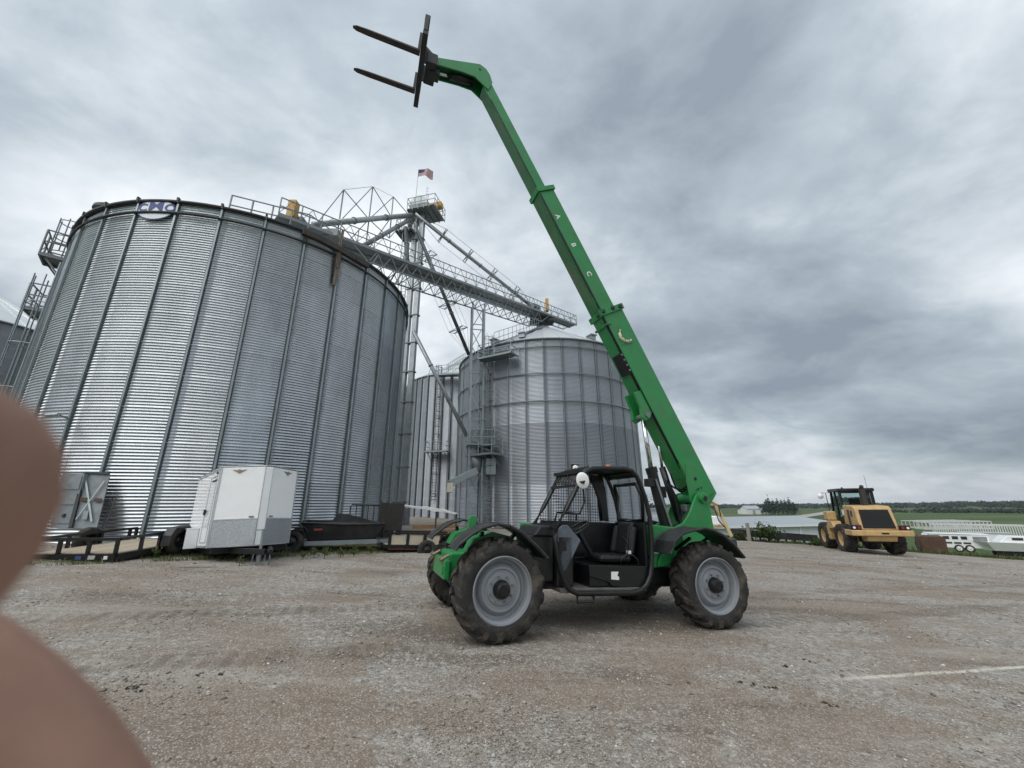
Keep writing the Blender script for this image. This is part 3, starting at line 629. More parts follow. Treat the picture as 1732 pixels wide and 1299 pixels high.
# --- the bin behind, between the two, and two more beyond
c3 = (-6.42, 53.6); R3 = 7.93
b3, H3, f3 = grain_bin('narrow looking grain bin with broad outside stiffeners between the two big bins', c3, R3, .2, 15, 48, rad(186), rad(80), GALV2, (.20, .17), (), 4.7, 5, .010, None, None, None, 3)
lad = PV(743, 700, (c3[0]-3, c3[1]-R3+.4), (c3[0]+3, c3[1]-R3+.4)); a = math.atan2(lad[0]-c3[0], lad[1]-c3[1])
hoop_ladder(b3, R3+.15, a, 2, H3+1.0, 3, mat=DKSTEEL, hoop=.9); platform(b3, R3+.15, a-.17, H3-.5, 3.0, 1.3, mat=GALVST); platform(b3, R3+.15, a-.05, 7.3, 2.6, 1.3, mat=GALVST)
rl = MB(); pts = [polar(R3*k+.1, a-.1, H3+R3*(1-k)*.593+.1) for k in np.linspace(1., .1, 12)]
for p in pts: rl.bar(p, p+Vector((0, 0, 1.05)), .05)
for p, q in zip(pts[:-1], pts[1:]): rl.bar(p+Vector((0, 0, 1.05)), q+Vector((0, 0, 1.05)), .05); rl.bar(p+Vector((0, 0, .5)), q+Vector((0, 0, .5)), .05)
rl.build('roof_railing', GALVST, b3)
c4 = (-39.6, 26.6)
b4, H4, f4 = grain_bin('dark grain bin half hidden behind the left edge of the biggest bin', c4, 7.31, 2.0, 10, 32, rad(5), rad(80), M('dark_weathered_sheet', (.20, .215, .23), .5, .6, .12, 1., objvar=.1), (.08, .05), (), 4.2, 4, .010, None, None, None, 3)

# ================================================================= bucket elevator, catwalk, spouts
TX, TY = -8.15, 29.6
twb = float(gz(TX, TY)); HEAD = 26.9
tw = thing('bucket_elevator', 'tall twin-leg bucket elevator with platforms and a domed head', 'grain elevator', (TX, TY, 0), rad(-14))
lg = lambda x: MB().bx(x-.2, x+.2, -.17, .17, twb, HEAD)
lg(-.33).build('leg', PIPE, tw); lg(.33).build('leg', PIPE, tw)
fl_me = MB().bx(-.62, .62, -.22, .22, -.04, .04).mesh('leg_flange', GALVDK)
for z in np.arange(twb+1.5, HEAD, 2.44): inst(fl_me, 'leg_flange', tw, (0, 0, float(z)))
MB().bx(-.8, .8, -.35, .35, twb, twb+1.1).build('boot', GALVDK, tw)
hm = MB().bx(-.85, .85, -.4, .4, HEAD, HEAD+.5)
hm.cyl((0, -.4, HEAD+.5), (0, .4, HEAD+.5), .85, None, 24); hm.build('head', GALVST, tw, 'auto')
def deckrail(name, x0, x1, y0, y1, z, mat=GALVDK):
    mb = MB().bx(x0, x1, y0, y1, z-.06, z)
    for x in np.arange(x0, x1+.01, (x1-x0)/5): mb.bx(x-.03, x+.03, y0, y1, z-.2, z-.06)
    d = mb.build(name, mat, tw); r = MB(); c = [(x0, y0), (x1, y0), (x1, y1), (x0, y1)]
    for i in range(4):
        p, q = Vector((*c[i], z)), Vector((*c[(i+1) % 4], z))
        for k in range(4): o = p.lerp(q, k/4); r.bar(o, o+Vector((0, 0, 1.07)), .04)
        for h_ in (.55, 1.07): r.bar(p+Vector((0, 0, h_)), q+Vector((0, 0, h_)), .04)
    r.build('railing', mat, d); return d
deckrail('head_platform', -.75, 1.85, -.9, 1.3, HEAD-.35); deckrail('service_platform', -1.75, -.2, -.8, .9, HEAD-2.3)
MB().box((1.45, .1, HEAD+.25), (1.3, .55, .5)).build('drive_guard', YELLOW, tw, bevel=.05)
MB().cyl((.95, .5, HEAD), (1.5, .5, HEAD), .26, None, 14).build('motor', GALVDK, tw, True)
dm = MB().cyl((-.75, 0, HEAD-.9), (-.75, 0, HEAD-1.8), .5, .18, 16); dm.build('distributor', GALVDK, tw, True)
ld = MB()
for k in (-1, 1): ld.bar((-1.05+k*.2, .1, twb), (-1.05+k*.2, .1, HEAD-2.3), .05)
for z in np.arange(twb+.3, HEAD-2.3, .3): ld.cyl((-1.25, .1, z), (-.85, .1, z), .016, None, 5)
lad = ld.build('ladder', GALVST, tw); cg = MB()
for z in np.arange(twb+2.4, HEAD-2.3, 1.2): cg.tube([(-1.05+cos(x)*.36, .1-sin(x)*.7, z) for x in np.linspace(0, pi, 9)], .02, 5)
for x in np.linspace(.4, pi-.4, 4): cg.bar((-1.05+cos(x)*.36, .1-sin(x)*.7, twb+2.4), (-1.05+cos(x)*.36, .1-sin(x)*.7, HEAD-2.3), .03)
cg.build('cage', GALVST, lad)
for z in (15.6,): MB().bx(-1.4, -.6, -.9, .5, z-.06, z).build('rest_platform', DKSTEEL, tw)
# flag and mast on the head platform
FLX, FLY, FLZ = PY(704.5, 317, TY-.7)
fg = thing('flag', 'small flag of red and white stripes flying above the elevator head', 'flag', (FLX, FLY, HEAD-.3))
MB().cyl((0, 0, 0), (.05, 0, 4.25), .03, .02, 8).build('flagpole', GALVST, fg)
FRED = M('flag_red', (.34, .05, .06), .8); FWHT = M('flag_white', (.66, .62, .62), .8); FBLU = M('flag_blue', (.05, .06, .15), .8)
def fpt(u, v):                                  # flag cloth waving in the wind
    L_, Hh = 1.45, .78; return Vector((.05+u*L_*(.9+.06*sin(u*6)), .22*sin(u*7+v*1.3)*u+.1*u, 4.2-v*Hh+.10*sin(u*5.2)+.16*u*(v < 9)*(1-.9*v*u)))
for s_ in range(13):
    u0 = .42 if s_ < 7 else 0.; mb = MB(); k = 12
    for i in range(k+1):
        u = u0+(1-u0)*i/k; mb.v += [tuple(fpt(u, s_/13)), tuple(fpt(u, (s_+1)/13))]
    mb.f = [(2*i, 2*i+1, 2*i+3, 2*i+2) for i in range(k)]; mb.build('stripe', FWHT if s_ % 2 else FRED, fg, True)
mb = MB(); k = 6
for j in range(2):
    for i in range(k+1): mb.v.append(tuple(fpt(.42*i/k, 7/13*j)))
mb.f = [(i, i+1, k+2+i, k+1+i) for i in range(k)]; mb.build('canton', FBLU, fg, True)
an = thing('antenna', 'thin whip antenna on the elevator head platform', 'antenna', PY(722, 328, TY)); MB().cyl((0, 0, -1.2), (0, 0, .9), .02, .012, 6).build('mast', GALVST, an)
mb = MB()
for z in (.0, .3, .6): mb.bar((-.12, 0, z), (.12, 0, z), .02)
mb.build('crossbar', GALVST, an)

# conveyor catwalk from the peak of the left bin to the peak of the right one
K0 = Vector((-13.7, 19.2, 17.35)); K1 = Vector((6.55, 40.95, 20.75))
cw = thing('conveyor_catwalk', 'long conveyor catwalk bridging the peaks of the two big bins', 'catwalk', tuple(K0))
dirk = (K1-K0); LK = dirk.length; dk = dirk.normalized(); sk = Vector((dk.y, -dk.x, 0)).normalized(); upv = Vector((0, 0, 1))
def KP(s, a, z): return dk*s+sk*a+upv*z          # s metres along, a sideways (towards the lens), z up
NB = 26; st = LK/NB
def run(name, mat, fn):
    m = MB(); fn(m); return m.build(name, mat, cw)
run('deck', GALVDK, lambda m: (m.bar(KP(0, .45, 0), KP(LK, .45, 0), .9, .06), m.bar(KP(0, .9, -.02), KP(LK, .9, -.02), .06, .2), m.bar(KP(0, 0, -.02), KP(LK, 0, -.02), .06, .2)))
run('conveyor_trough', GALV3, lambda m: m.bar(KP(1.0, -.45, .28), KP(LK-2.6, -.45, .28), .62, .52))
run('conveyor_lid', GALVST, lambda m: m.bar(KP(1.0, -.45, .58), KP(LK-2.6, -.45, .58), .72, .05))
def railf(m):
    for a in (.9,):
        for h_ in (.55, 1.1): m.bar(KP(0, a, h_), KP(LK, a, h_), .05)
        for i in range(NB+1):
            s = i*st; m.bar(KP(s, a, 0), KP(s, a, 1.1), .05)
            if i < NB: m.bar(KP(s, a, .05), KP(s+st/2, a, 1.08), .03); m.bar(KP(s+st/2, a, 1.08), KP(s+st, a, .05), .03)
run('railing', GALVDK, railf)
def rail2(m):
    for h_ in (.6, 1.1): m.bar(KP(LK-6, -.85, h_), KP(LK, -.85, h_), .045)
    for i in range(7): m.bar(KP(LK-6+i, -.85, 0), KP(LK-6+i, -.85, 1.1), .045)
    m.bar(KP(LK, -.85, 1.1), KP(LK, .9, 1.1), .045); m.bar(KP(LK, -.85, .1), KP(LK, .9, .1), .08); m.bar(KP(LK-6, -.85, 0), KP(LK, -.85, 0), .08)
    for i in range(6): m.bar(KP(LK-6+i, -.85, 0), KP(LK-5.5+i, -.85, 1.1), .03)
run('end_railing', GALVDK, rail2)
def truss(m):
    s0, s1, dpt = 5.5, LK-6.2, -1.05
    for a in (.85, -.75): m.bar(KP(s0, a, dpt), KP(s1, a, dpt), .08); m.bar(KP(s0-1.2, a, -.1), KP(s0, a, dpt), .06); m.bar(KP(s1+1.2, a, -.1), KP(s1, a, dpt), .06)
    n_ = 17; d_ = (s1-s0)/n_
    for i in range(n_+1):
        s = s0+i*d_
        for a in (.85, -.75):
            if i < n_: m.bar(KP(s, a, dpt), KP(s+d_/2, a, -.08), .045); m.bar(KP(s+d_/2, a, -.08), KP(s+d_, a, dpt), .045)
        m.bar(KP(s, .85, dpt), KP(s, -.75, dpt), .045)
        if i < n_: m.bar(KP(s, .85, dpt), KP(s+d_, -.75, dpt), .03)
run('under_truss', GALVDK, truss)
run('drive_guard', YELLOW, lambda m: m.box(KP(LK-4.6, .35, 1.35), (.32, .5, 1.35))); run('drive_guard', YELLOW, lambda m: m.box(KP(.8, .35, .95), (.45, .45, 1.15)))
run('drive_motor', GALVST, lambda m: (m.box(KP(LK-5.6, -.2, .65), (.8, .8, .7)), m.cyl(KP(LK-6.6, .1, .9), KP(LK-5.8, .1, .9), .25, None, 14)))
run('inlet_box', GALVDK, lambda m: (m.box(KP(1.2, -.2, .35), (1.3, .9, .6)), m.box(KP(2.9, .2, .15), (1.8, .8, .5))))
run('discharge_hood', DKSTEEL, lambda m: (m.cyl(KP(LK-4.9, -.2, -.1), KP(LK-4.9, -.2, -1.1), .7, .5, 16), m.box(KP(LK-4.9, -.2, -.45), (2.4, 1.3, .25))))
def railL(m):                                    # railing out over the left bin roof
    p = [KP(-2.2+i*.95, .9, -.25-.16*(4-i)) for i in range(5)]
    for q in p: m.bar(q-upv*1.2, q+upv*.95, .06)
    for h_ in (.35, .95):
        for a, b in zip(p[:-1], p[1:]): m.bar(a+upv*h_, b+upv*h_, .05)
    m.bar(p[-1]+upv*.95, KP(2.8, .9, .25), .05)
run('roof_railing', GALVDK, railL)
def legs(m):
    for s in (6.2, 8.4):
        for a in (.8, -.7): m.bar(KP(s, a, -.1), KP(s-1.5, a, -3.6), .09)
run('roof_leg', GALVDK, legs)

# lattice tower under the catwalk
LX, LY, LZT = PV(809, 500, tuple(K0[:2]), tuple(K1[:2])); lb = float(gz(LX, LY)); LZT = (K0+dk*((Vector((LX, LY, 0))-Vector((K0.x, K0.y, 0))).length)).z-1.1
lt = thing('lattice_tower', 'slim four-legged lattice tower carrying the catwalk', 'tower', (LX, LY, lb), rad(12)); hl = LZT-lb
for x in (-.5, .5):
    for y in (-.5, .5): MB().bar((x, y, 0), (x, y, hl), .13).build('leg', GALVST, lt)
mb = MB(); nb = 9; dz = hl/nb
for i in range(nb):
    z = i*dz
    for a, b in (((-.5, -.5), (.5, -.5)), ((.5, -.5), (.5, .5)), ((.5, .5), (-.5, .5)), ((-.5, .5), (-.5, -.5))):
        p, q = (a, b) if i % 2 else (b, a); mb.bar((*p, z), (*q, z+dz), .06)
        if i % 2 == 0 or i == 4: mb.bar((*a, z), (*b, z), .06)
mb.build('bracing', GALVST, lt)
# truck loadout hung on the lattice tower
lo = thing('loadout_spout', 'grey grain loadout spout and platform hung on the lattice tower', 'grain spout', (LX, LY, lb), rad(12))
zz = 5.9; MB().bx(-.7, 1.3, -1.2, .9, zz-.07, zz).build('platform', GALVST, lo)
mb = MB()
for x, y in ((-.7, -1.2), (.3, -1.2), (1.3, -1.2), (1.3, -.1), (1.3, .9)): mb.bar((x, y, zz), (x, y, zz+1.1), .05)
for h_ in (.55, 1.1): mb.bar((-.7, -1.2, zz+h_), (1.3, -1.2, zz+h_), .05); mb.bar((1.3, -1.2, zz+h_), (1.3, .9, zz+h_), .05)
mb.build('railing', GALVST, lo)
MB().cyl((.1, -.3, zz-.9), (.1, -.5, zz-2.0), .55, .3, 12).build('hopper', GALVDK, lo, True)
MB().bar((.1, -.6, zz-1.9), (-1.9, -1.1, zz-2.9), .42, .5).build('chute', GALVST, lo, bevel=.03)
MB().bar((-1.85, -1.1, zz-2.85), (-1.9, -1.15, zz-3.5), .4, .4).build('drop_end', CREAM, lo)
MB().bx(.75, 1.5, -.8, .2, zz-2.2, zz-1.0).build('control_box', GALVST, lo, bevel=.02)

# spouts: thin pipes with their stiffening frames
HD = Vector((TX, TY, HEAD-1.2))
def spout(label, p, q, r, mat, frames=0, size=1.0, stay=True):
    p, q = Vector(p), Vector(q); t = thing('grain_spout', label, 'grain spout', tuple(p)); d = q-p; L_ = d.length; u, a, b = frame_of(d)
    MB().cyl((0, 0, 0), d, r, None, 12).build('pipe', mat, t, True)
    fl_ = MB(); n_ = max(2, int(L_/3))
    for i in range(1, n_): fl_.cyl(d*(i/n_)-u*.04, d*(i/n_)+u*.04, r*1.28, None, 12)
    fl_.build('pipe_flange', GALVDK, t)
    if frames:
        ends = {k: [] for k in range(4)}; dirs = [b, a, -b, -a]
        for i in range(1, frames+1):
            fr = MB(); o = d*(i/(frames+1)); sz = size*(1.25 if frames == 3 and i == 2 else 1)
            for k in range(4): fr.bar(o, o+dirs[k]*sz, .055); ends[k].append(o+dirs[k]*sz)
            for k in range(4): fr.bar(o+dirs[k]*sz, o+dirs[(k+1) % 4]*sz, .04)
            fr.build('stay_frame', GALVDK, t)
        wr = MB()
        for k in range(4):
            pts = [Vector((0, 0, 0))]+ends[k]+[d]
            for x, y in zip(pts[:-1], pts[1:]): wr.cyl(x, y, .012, None, 4)
        wr.build('stay_wire', GALVDK, t)
    return t
def zig(t, p, q, dirs, mat=GALVDK): pass
s1 = spout('nearly level spout braced by tall pointed frames, running left to the big bin', HD+Vector((-.5, -.6, .25)), Vector(K0)+KP(2.2, -.2, .9), .2, PIPE)
p0, q0 = HD+Vector((-.5, -.6, .25)), Vector(K0)+KP(2.2, -.2, .9); dd = q0-p0
fm = MB(); apex = []
for k, hgt in ((.27, 2.0), (.52, 3.0), (.80, 2.7)):
    o = dd*k; apex.append((o, hgt)); fm.bar(o+upv*hgt, o-upv*hgt*1.0, .07)
ks = [.04, .27, .52, .80, .98]
for i, (o, hgt) in enumerate(apex):
    l_, r_ = dd*((ks[i]+ks[i+1])/2*.35+ks[i]*.65), dd*((ks[i+1]+ks[i+2])/2*.35+ks[i+2]*.65)
    for sg in (1, -1):
        fm.bar(o+upv*hgt*sg, dd*ks[i], .05); fm.bar(o+upv*hgt*sg, dd*ks[i+2], .05)
fm.build('stay_frame', GALVDK, s1)
for i in range(2):
    MB().cyl(apex[i][0]+upv*apex[i][1], apex[i+1][0]+upv*apex[i+1][1], .015, None, 4).build('stay_wire', GALVDK, s1)
spout('dark steep spout dropping from the elevator to the left end of the catwalk', HD+Vector((-.55, -.55, -.1)), Vector(K0)+KP(5.4, -.2, .6), .17, GALVDK)
spout('short dark spout dropping from the service platform to the catwalk', HD+Vector((-1.0, -.4, -.9)), Vector(K0)+KP(9.0, -.2, .6), .16, PIPEDK)
spout('long light spout with diamond frames running right to the far end of the catwalk', HD+Vector((-.2, -.7, .3)), Vector(K0)+KP(24.2, -.3, .8), .17, PIPE, 4, .95)
pq = PY(793, 600, 31.3)
spout('long dark spout slanting down to the left edge of the right bin roof', HD+Vector((.1, -.6, -1.5)), pq, .15, PIPEDK, 4, .9)
pa = PY(699, 560, TY-.6); pb = PY(790, 738, LY-.3)
spout('straight light grey spout slanting from the elevator down to the lattice tower', pa, pb, .16, PIPE)
mb_t = thing('spout_brace', 'small triangular brace standing on the narrow bin roof edge', 'brace', PY(722, 640, 46)); MB().bar((0, 0, -.2), (.45, 0, 1.55), .06).bar((.45, 0, 1.55), (1.8, 0, 1.4), .06).bar((1.8, 0, 1.4), (1.8, 0, -.1), .06).build('strut', GALVST, mb_t)

# ================================================================= telehandler (x rearward, y away from the lens, z up)
TH = .347
_a = np.array([cos(TH), sin(TH), -SLOPE]); _a /= np.linalg.norm(_a); _v = np.array([-sin(TH), cos(TH), 0]); _w = np.cross(_a, _v)
TO = np.array([-.541, 6.431, 0.]); TM = np.stack([_a, _v, _w])
tele = thing('telehandler', 'green telehandler with raised boom, pallet forks and open black cab', 'telehandler')
tele.matrix_world = Matrix([[_a[i], _v[i], _w[i], TO[i]] for i in range(3)]+[[0, 0, 0, 1]])
def T(u, v, y):                                  # pixel -> (x, z) on the machine's lengthwise plane at y
    r = TM@ray(u, v); c = TM@(np.array([0, 0, HC])-TO); t = (y-c[1])/r[1]; q = c+r*t; return (float(q[0]), float(q[2]))
def TP(pts, y): return [T(u, v, y) for u, v in pts]
# ---- wheels
RT_, WB, TRK = .595, 3.372, 1.879
def tyre_mesh(R, W, rb, nl, name='tyre', mat=RUBBER, lug=.040):
    w = W/2; mb = MB()
    half = [(rb, w*.80), (rb+.02, w*.96), (rb+(R-rb)*.35, w*1.03), (rb+(R-rb)*.7, w*1.0), (R-.068, w*.9), (R-.044, w*.62), (R-.040, 0)]
    prof = [(r, -y) for r, y in half]+[(r, y) for r, y in half[-2::-1]]
    mb.lathe(prof, 56, ax='y')
    for side in (-1, 1):
        for i in range(nl):
            a = 2*pi*(i+.5*(side > 0))/nl; pts = []
            for k, (yy, da, rr) in enumerate(((-.10, 0, R), (.30, .05, R), (.75, .17, R-.012), (1.0, .24, R-.055), (1.03, .25, R-.12))):
                ang = a+da*1.0; pts.append((Vector((cos(ang), 0, sin(ang))), rr, side*yy*w))
            vs = []
            for e_, rr, yy in pts:
                tn = Vector((-e_.z, 0, e_.x)); hw = .034*R/.595
                low = rr-lug-.012
                for sg in (-1, 1): vs += [e_*rr+tn*sg*hw+Vector((0, yy, 0)), e_*low+tn*sg*hw*1.25+Vector((0, yy*.985, 0))]
            fs = []
            for k in range(len(pts)-1):
                o = 4*k; fs += [(o, o+4, o+6, o+2), (o+1, o, o+4, o+5), (o+2, o+3, o+7, o+6)]
            fs += [(0, 2, 3, 1), (16, 17, 19, 18)]; mb.add(vs, fs)
    return mb.mesh(name, mat, False)
ty_me = tyre_mesh(RT_+.006, .40, .375, 17)
for p in ty_me.polygons[:56*12]: p.use_smooth = True
rim_me = MB().lathe([(.375, .17), (.375, -.155), (.393, -.185), (.378, -.195), (.370, -.150), (.350, -.140), (.335, -.055), (.305, -.045), (.272, -.10), (.250, -.125), (.235, -.125), (.222, -.100), (.19, -.100), (.175, -.122), (.12, -.118), (.0, -.118)], 48, ax='y').mesh('wheel', RIMGREY, True); rim_me.set_sharp_from_angle(angle=rad(25))
hub_me = MB().lathe([(.0, -.215), (.06, -.215), (.09, -.20), (.105, -.165), (.112, -.115)], 24, ax='y')
for i in range(6): a = 2*pi*i/6; hub_me.cyl((cos(a)*.06, -.205, sin(a)*.06), (cos(a)*.06, -.225, sin(a)*.06), .012, None, 6)
hub_me = hub_me.mesh('hub', BLACK, False)
nut = MB()
for i in range(8): a = 2*pi*(i+.4)/8; nut.cyl((cos(a)*.150, -.115, sin(a)*.150), (cos(a)*.150, -.158, sin(a)*.150), .014, None, 6)
nut_me = nut.mesh('wheel_nut', GALVDK, False)
def wheel(x, y, rz):
    w_ = inst(rim_me, 'wheel', tele, (x, y, RT_-.012), rz)
    ty = inst(ty_me, 'tyre', w_); inst(hub_me, 'hub', w_); inst(nut_me, 'wheel_nut', w_)['kind'] = 'stuff'; return w_
wheel(0, -TRK/2, rad(3.1)); wheel(WB, -TRK/2, rad(-3.8)); wheel(0, TRK/2, rad(183.1)); wheel(WB, TRK/2, rad(176.2))
for x in (0, WB):
    MB().cyl((x, -.75, RT_), (x, .75, RT_), .12, None, 14).box((x, 0, RT_), (.34, .4, .34)).build('axle', BLACK, tele, bevel=.02)
# ---- frame and bodywork
MB().bx(.25, 3.9, -.42, .42, .46, .82).build('chassis', BLACK, tele, bevel=.03)
MB().bx(-.52, .35, -.33, .33, .56, .93).build('front_frame', GREEN, tele, bevel=.03)
for y in (-.24,): MB().prism([(-.27, .9), (-.15, .9), (-.15, 1.40), (-.18, 1.43), (-.24, 1.43), (-.27, 1.38)], y-.03, y+.03).build('front_lug', GREEN, tele, bevel=.012)
MB().bx(-.60, -.52, -.42, .42, .60, .84).bx(-.63, -.58, -.40, -.26, .66, .78).build('front_crossmember', GREEN, tele, bevel=.015)
for y in (-.34, .34): MB().cyl((-.63, y, .84), (-.63, y+.1, .84), .035, None, 10).cyl((-.53, y, .90), (-.64, y, .84), .02, None, 8).build('hydraulic_fitting', M('brass_fitting', (.30, .24, .16), .4, .6), tele)
for y in (-.62, .62): MB().prism([(-.38, .98), (-.30, 1.14), (-.05, 1.235), (.22, 1.18), (.42, 1.0), (.36, .98), (.18, 1.12), (-.05, 1.17), (-.26, 1.09), (-.32, .98)], y-.14, y+.14).build('inner_guard', GREEN, tele, bevel=.01)
def fender(px, y0, y1, name='fender'):
    p = TP(px, -1.12); m = MB(); n_ = len(p); t_ = .022
    for (x, z) in p: m.v += [(x, y0, z), (x, y1, z)]
    for i, (x, z) in enumerate(p):
        a, b = p[max(i-1, 0)], p[min(i+1, n_-1)]; dx, dz = b[0]-a[0], b[1]-a[1]; L_ = math.hypot(dx, dz); nx_, nz_ = dz/L_, -dx/L_
        m.v += [(x+nx_*t_, y0, z+nz_*t_), (x+nx_*t_, y1, z+nz_*t_)]
    N2 = 2*n_
    for i in range(n_-1):
        a = 2*i; m.f += [(a, a+2, a+3, a+1), (N2+a, N2+a+1, N2+a+3, N2+a+2), (a, N2+a, N2+a+2, a+2), (a+1, a+3, N2+a+3, N2+a+1)]
    m.f += [(0, 1, N2+1, N2), (2*n_-2, N2+2*n_-2, N2+2*n_-1, 2*n_-1)]
    for sg in (0, 1): m.tube([(x, (y0, y1)[sg], z) for x, z in p], .018, 6)
    return m.build(name, BLKPLAST, tele)
FF = [(770, 930), (776, 921), (797, 904), (815, 893), (840, 886), (862, 889), (882, 900), (906, 922), (926, 944)]
FR = [(1133, 937), (1139, 916), (1152, 903), (1167, 898), (1190, 893), (1206, 897), (1222, 905), (1241, 922), (1258, 943)]
for px in (FF, FR): fender(px, -1.14, -.72); fender(px, .72, 1.14)
for x in (-.2, .25, WB-.15, WB+.2):
    for s in (-1, 1): MB().bar((x, s*.45, 1.02), (x, s*.80, 1.22), .04).build('fender_bracket', BLACK, tele)
ry = -.72
body = TP([(1101, 887), (1152, 893), (1157, 915), (1139, 930), (1134, 957), (1101, 962)], ry)
MB().prism(body, ry, -.30).build('rear_body', GREEN, tele, bevel=.02)
arch = TP([(1112, 958), (1116, 940), (1126, 930), (1140, 927), (1140, 931), (1127, 935), (1119, 943), (1116, 958)], ry-.03); MB().prism(arch, ry-.035, ry+.02).build('body_rib', GREEN, tele, bevel=.008)
tp = TP([(1100, 888), (1141, 892), (1156, 884), (1166, 868), (1172, 850), (1177, 838), (1183, 833), (1190, 832), (1196, 837), (1199, 848), (1201, 862), (1207, 893), (1207, 950), (1100, 955)], -.29)
for y in (-.30, .26): MB().prism(tp, y, y+.045).build('boom_tower', GREEN, tele, bevel=.012)
PX0, PZ0 = T(1187, 843, -.29)
MB().cyl((PX0, -.36, PZ0), (PX0, .36, PZ0), .085, None, 20).cyl((PX0, -.365, PZ0), (PX0, -.375, PZ0), .05, None, 16).build('pivot_pin', GREEN, tele, 'auto', .01)
MB().cyl((PX0, -.378, PZ0), (PX0, -.372, PZ0), .045, None, 16).build('pin_bore', BLACK, tele)
MB().bx(1.0, 3.4, .36, 1.02, .72, 1.34).build('engine_hood', GREEN, tele, bevel=.05)
MB().bx(3.45, 4.35, -.55, .55, .52, 1.02).build('counterweight', GREEN, tele, bevel=.05)
MB().bx(2.5, 3.4, -.62, -.30, .50, .78).build('fuel_tank', BLACK, tele, bevel=.04)
MB().bx(.46, .84, -.80, -.30, .62, 1.20).prism([(.52, 1.20), (.84, 1.20), (.84, 1.34), (.62, 1.33)], -.84, -.12).build('front_cowl', BLACK, tele, bevel=.02)
d = TP([(1107, 925), (1112, 927), (1113, 936), (1103, 936)], ry-.003); MB().prism(d, ry-.006, ry-.003).build('white_sticker', WHITEDEC, tele)
# ---- cab
CN, CF = -.95, -.14
loop = [(.80, 1.31), (.97, 1.60), (1.13, 1.88), (1.22, 2.05), (1.29, 2.12), (1.40, 2.16), (1.57, 2.18), (1.95, 2.20), (2.08, 2.18), (2.17, 2.10), (2.24, 1.95), (2.31, 1.76), (2.36, 1.52), (2.37, 1.2), (2.35, .89), (2.31, .70), (2.23, .58), (2.12, .51), (1.98, .485), (1.12, .495), (1.01, .54), (.93, .63), (.87, .78), (.81, 1.0), (.785, 1.2)]
MB().tube([(x, CN, z) for x, z in loop], .036, 10, True).build('cab_frame', BLACK, tele, True)
MB().tube([(x, CF, max(z, .8)) for x, z in loop if z > .75], .034, 10, True).build('cab_frame', BLACK, tele, True)
cb = MB()
for x, z in ((.80, 1.33), (1.25, 2.09), (2.1, 2.17), (2.36, 1.42), (2.37, .95)): cb.bar((x, CN, z), (x, CF, z), .05)
cb.build('cross_tube', BLACK, tele)
top = [(1.30, 2.14), (1.42, 2.19), (1.58, 2.21), (1.95, 2.23), (2.10, 2.205), (2.20, 2.12)]
m = MB()
for x, z in top: m.v += [(x, CN+.0, z), (x, CF, z), (x, CN, z-.03), (x, CF, z-.03)]
for i in range(len(top)-1): a = 4*i; m.f += [(a, a+1, a+5, a+4), (a+2, a+6, a+7, a+3), (a, a+4, a+6, a+2), (a+1, a+3, a+7, a+5)]
m.f += [(0, 2, 3, 1), (20, 21, 23, 22)]; m.build('roof', M('dark_green_roof', (.018, .035, .024), .5), tele, True)
for i in range(8):                                # bars of the overhead guard at the roof front
    y = CN+.06+i*(CF-CN-.12)/7; MB().tube([(1.36, y, 2.20), (1.20, y, 2.12), (1.13, y, 1.98), (1.10, y, 1.90)], .013, 6).build('guard_bar', BLACK, tele)
MB().bar((1.17, CN, 2.11), (1.17, CF, 2.11), .05).bar((1.11, CN, 1.90), (1.11, CF, 1.90), .035).build('guard_rail', BLACK, tele)
def zlim(x): return np.interp(x, [.80, 1.22, 1.40, 2.0, 2.2], [1.31, 2.05, 2.14, 2.14, 2.0])
gm = MB()                                         # wire mesh on the far side of the cab
for x in np.arange(.92, 2.02, .045): gm.bar((x, CF, 1.40), (x, CF, float(zlim(x))), .006)
for z in np.arange(1.42, 2.13, .045):
    x0 = float(np.interp(z, [1.31, 2.05, 2.14], [.80, 1.22, 1.4])); gm.bar((x0, CF-.004, z), (2.0, CF-.004, z), .006)
gm.build('guard_mesh', BLACK, tele)['kind'] = 'stuff'
ap = [(1.48, 2.14), (1.75, 2.12), (1.90, 2.02), (1.99, 1.80), (2.03, 1.42)]
MB().tube([(x, CF+.01, z) for x, z in ap], .035, 8).build('side_arch', BLACK, tele, True)
MB().prism([(1.80, 2.16), (2.06, 2.16), (2.12, 1.9), (2.16, 1.42), (2.02, 1.42), (1.98, 1.78), (1.90, 2.0)], CF-.02, CF+.04).build('rear_pillar', BLACK, tele, bevel=.015)
MB().bx(2.28, 2.33, CN+.04, CF, .55, 1.42).build('rear_panel', BLACK, tele, bevel=.015)
MB().bx(.92, 2.3, CF-.02, CF+.03, .6, 1.40).build('side_panel', BLACK, tele, bevel=.015)
rw = [(2.33, CN+.12, 1.46), (2.33, CN+.12, 1.82), (2.26, CN+.16, 2.0), (2.26, CF-.06, 2.0), (2.33, CF-.03, 1.82), (2.33, CF-.03, 1.46)]; MB().tube(rw, .03, 8, True).build('rear_window_frame', BLACK, tele, True)
MB().bx(.88, 2.25, CN+.02, CF, .50, .55).build('floor_plate', FLOORM, tele, bevel=.01)
sb = TP([(996, 956), (1096, 958), (1094, 985), (1084, 996), (1036, 992), (1030, 985), (998, 975)], CN+.03)
MB().prism(sb, CN+.035, CN+.07).build('seat_box_panel', BLACK, tele, bevel=.008)
MB().bx(1.36, 2.27, CN+.08, CF-.05, .55, .83).build('seat_box', BLACK, tele, bevel=.02)
q = TP([(1034, 967), (1046, 967), (1044, 974), (1047, 976), (1047, 981), (1034, 980)], CN+.03); MB().prism(q, CN+.026, CN+.034).build('white_sticker', WHITEDEC, tele)
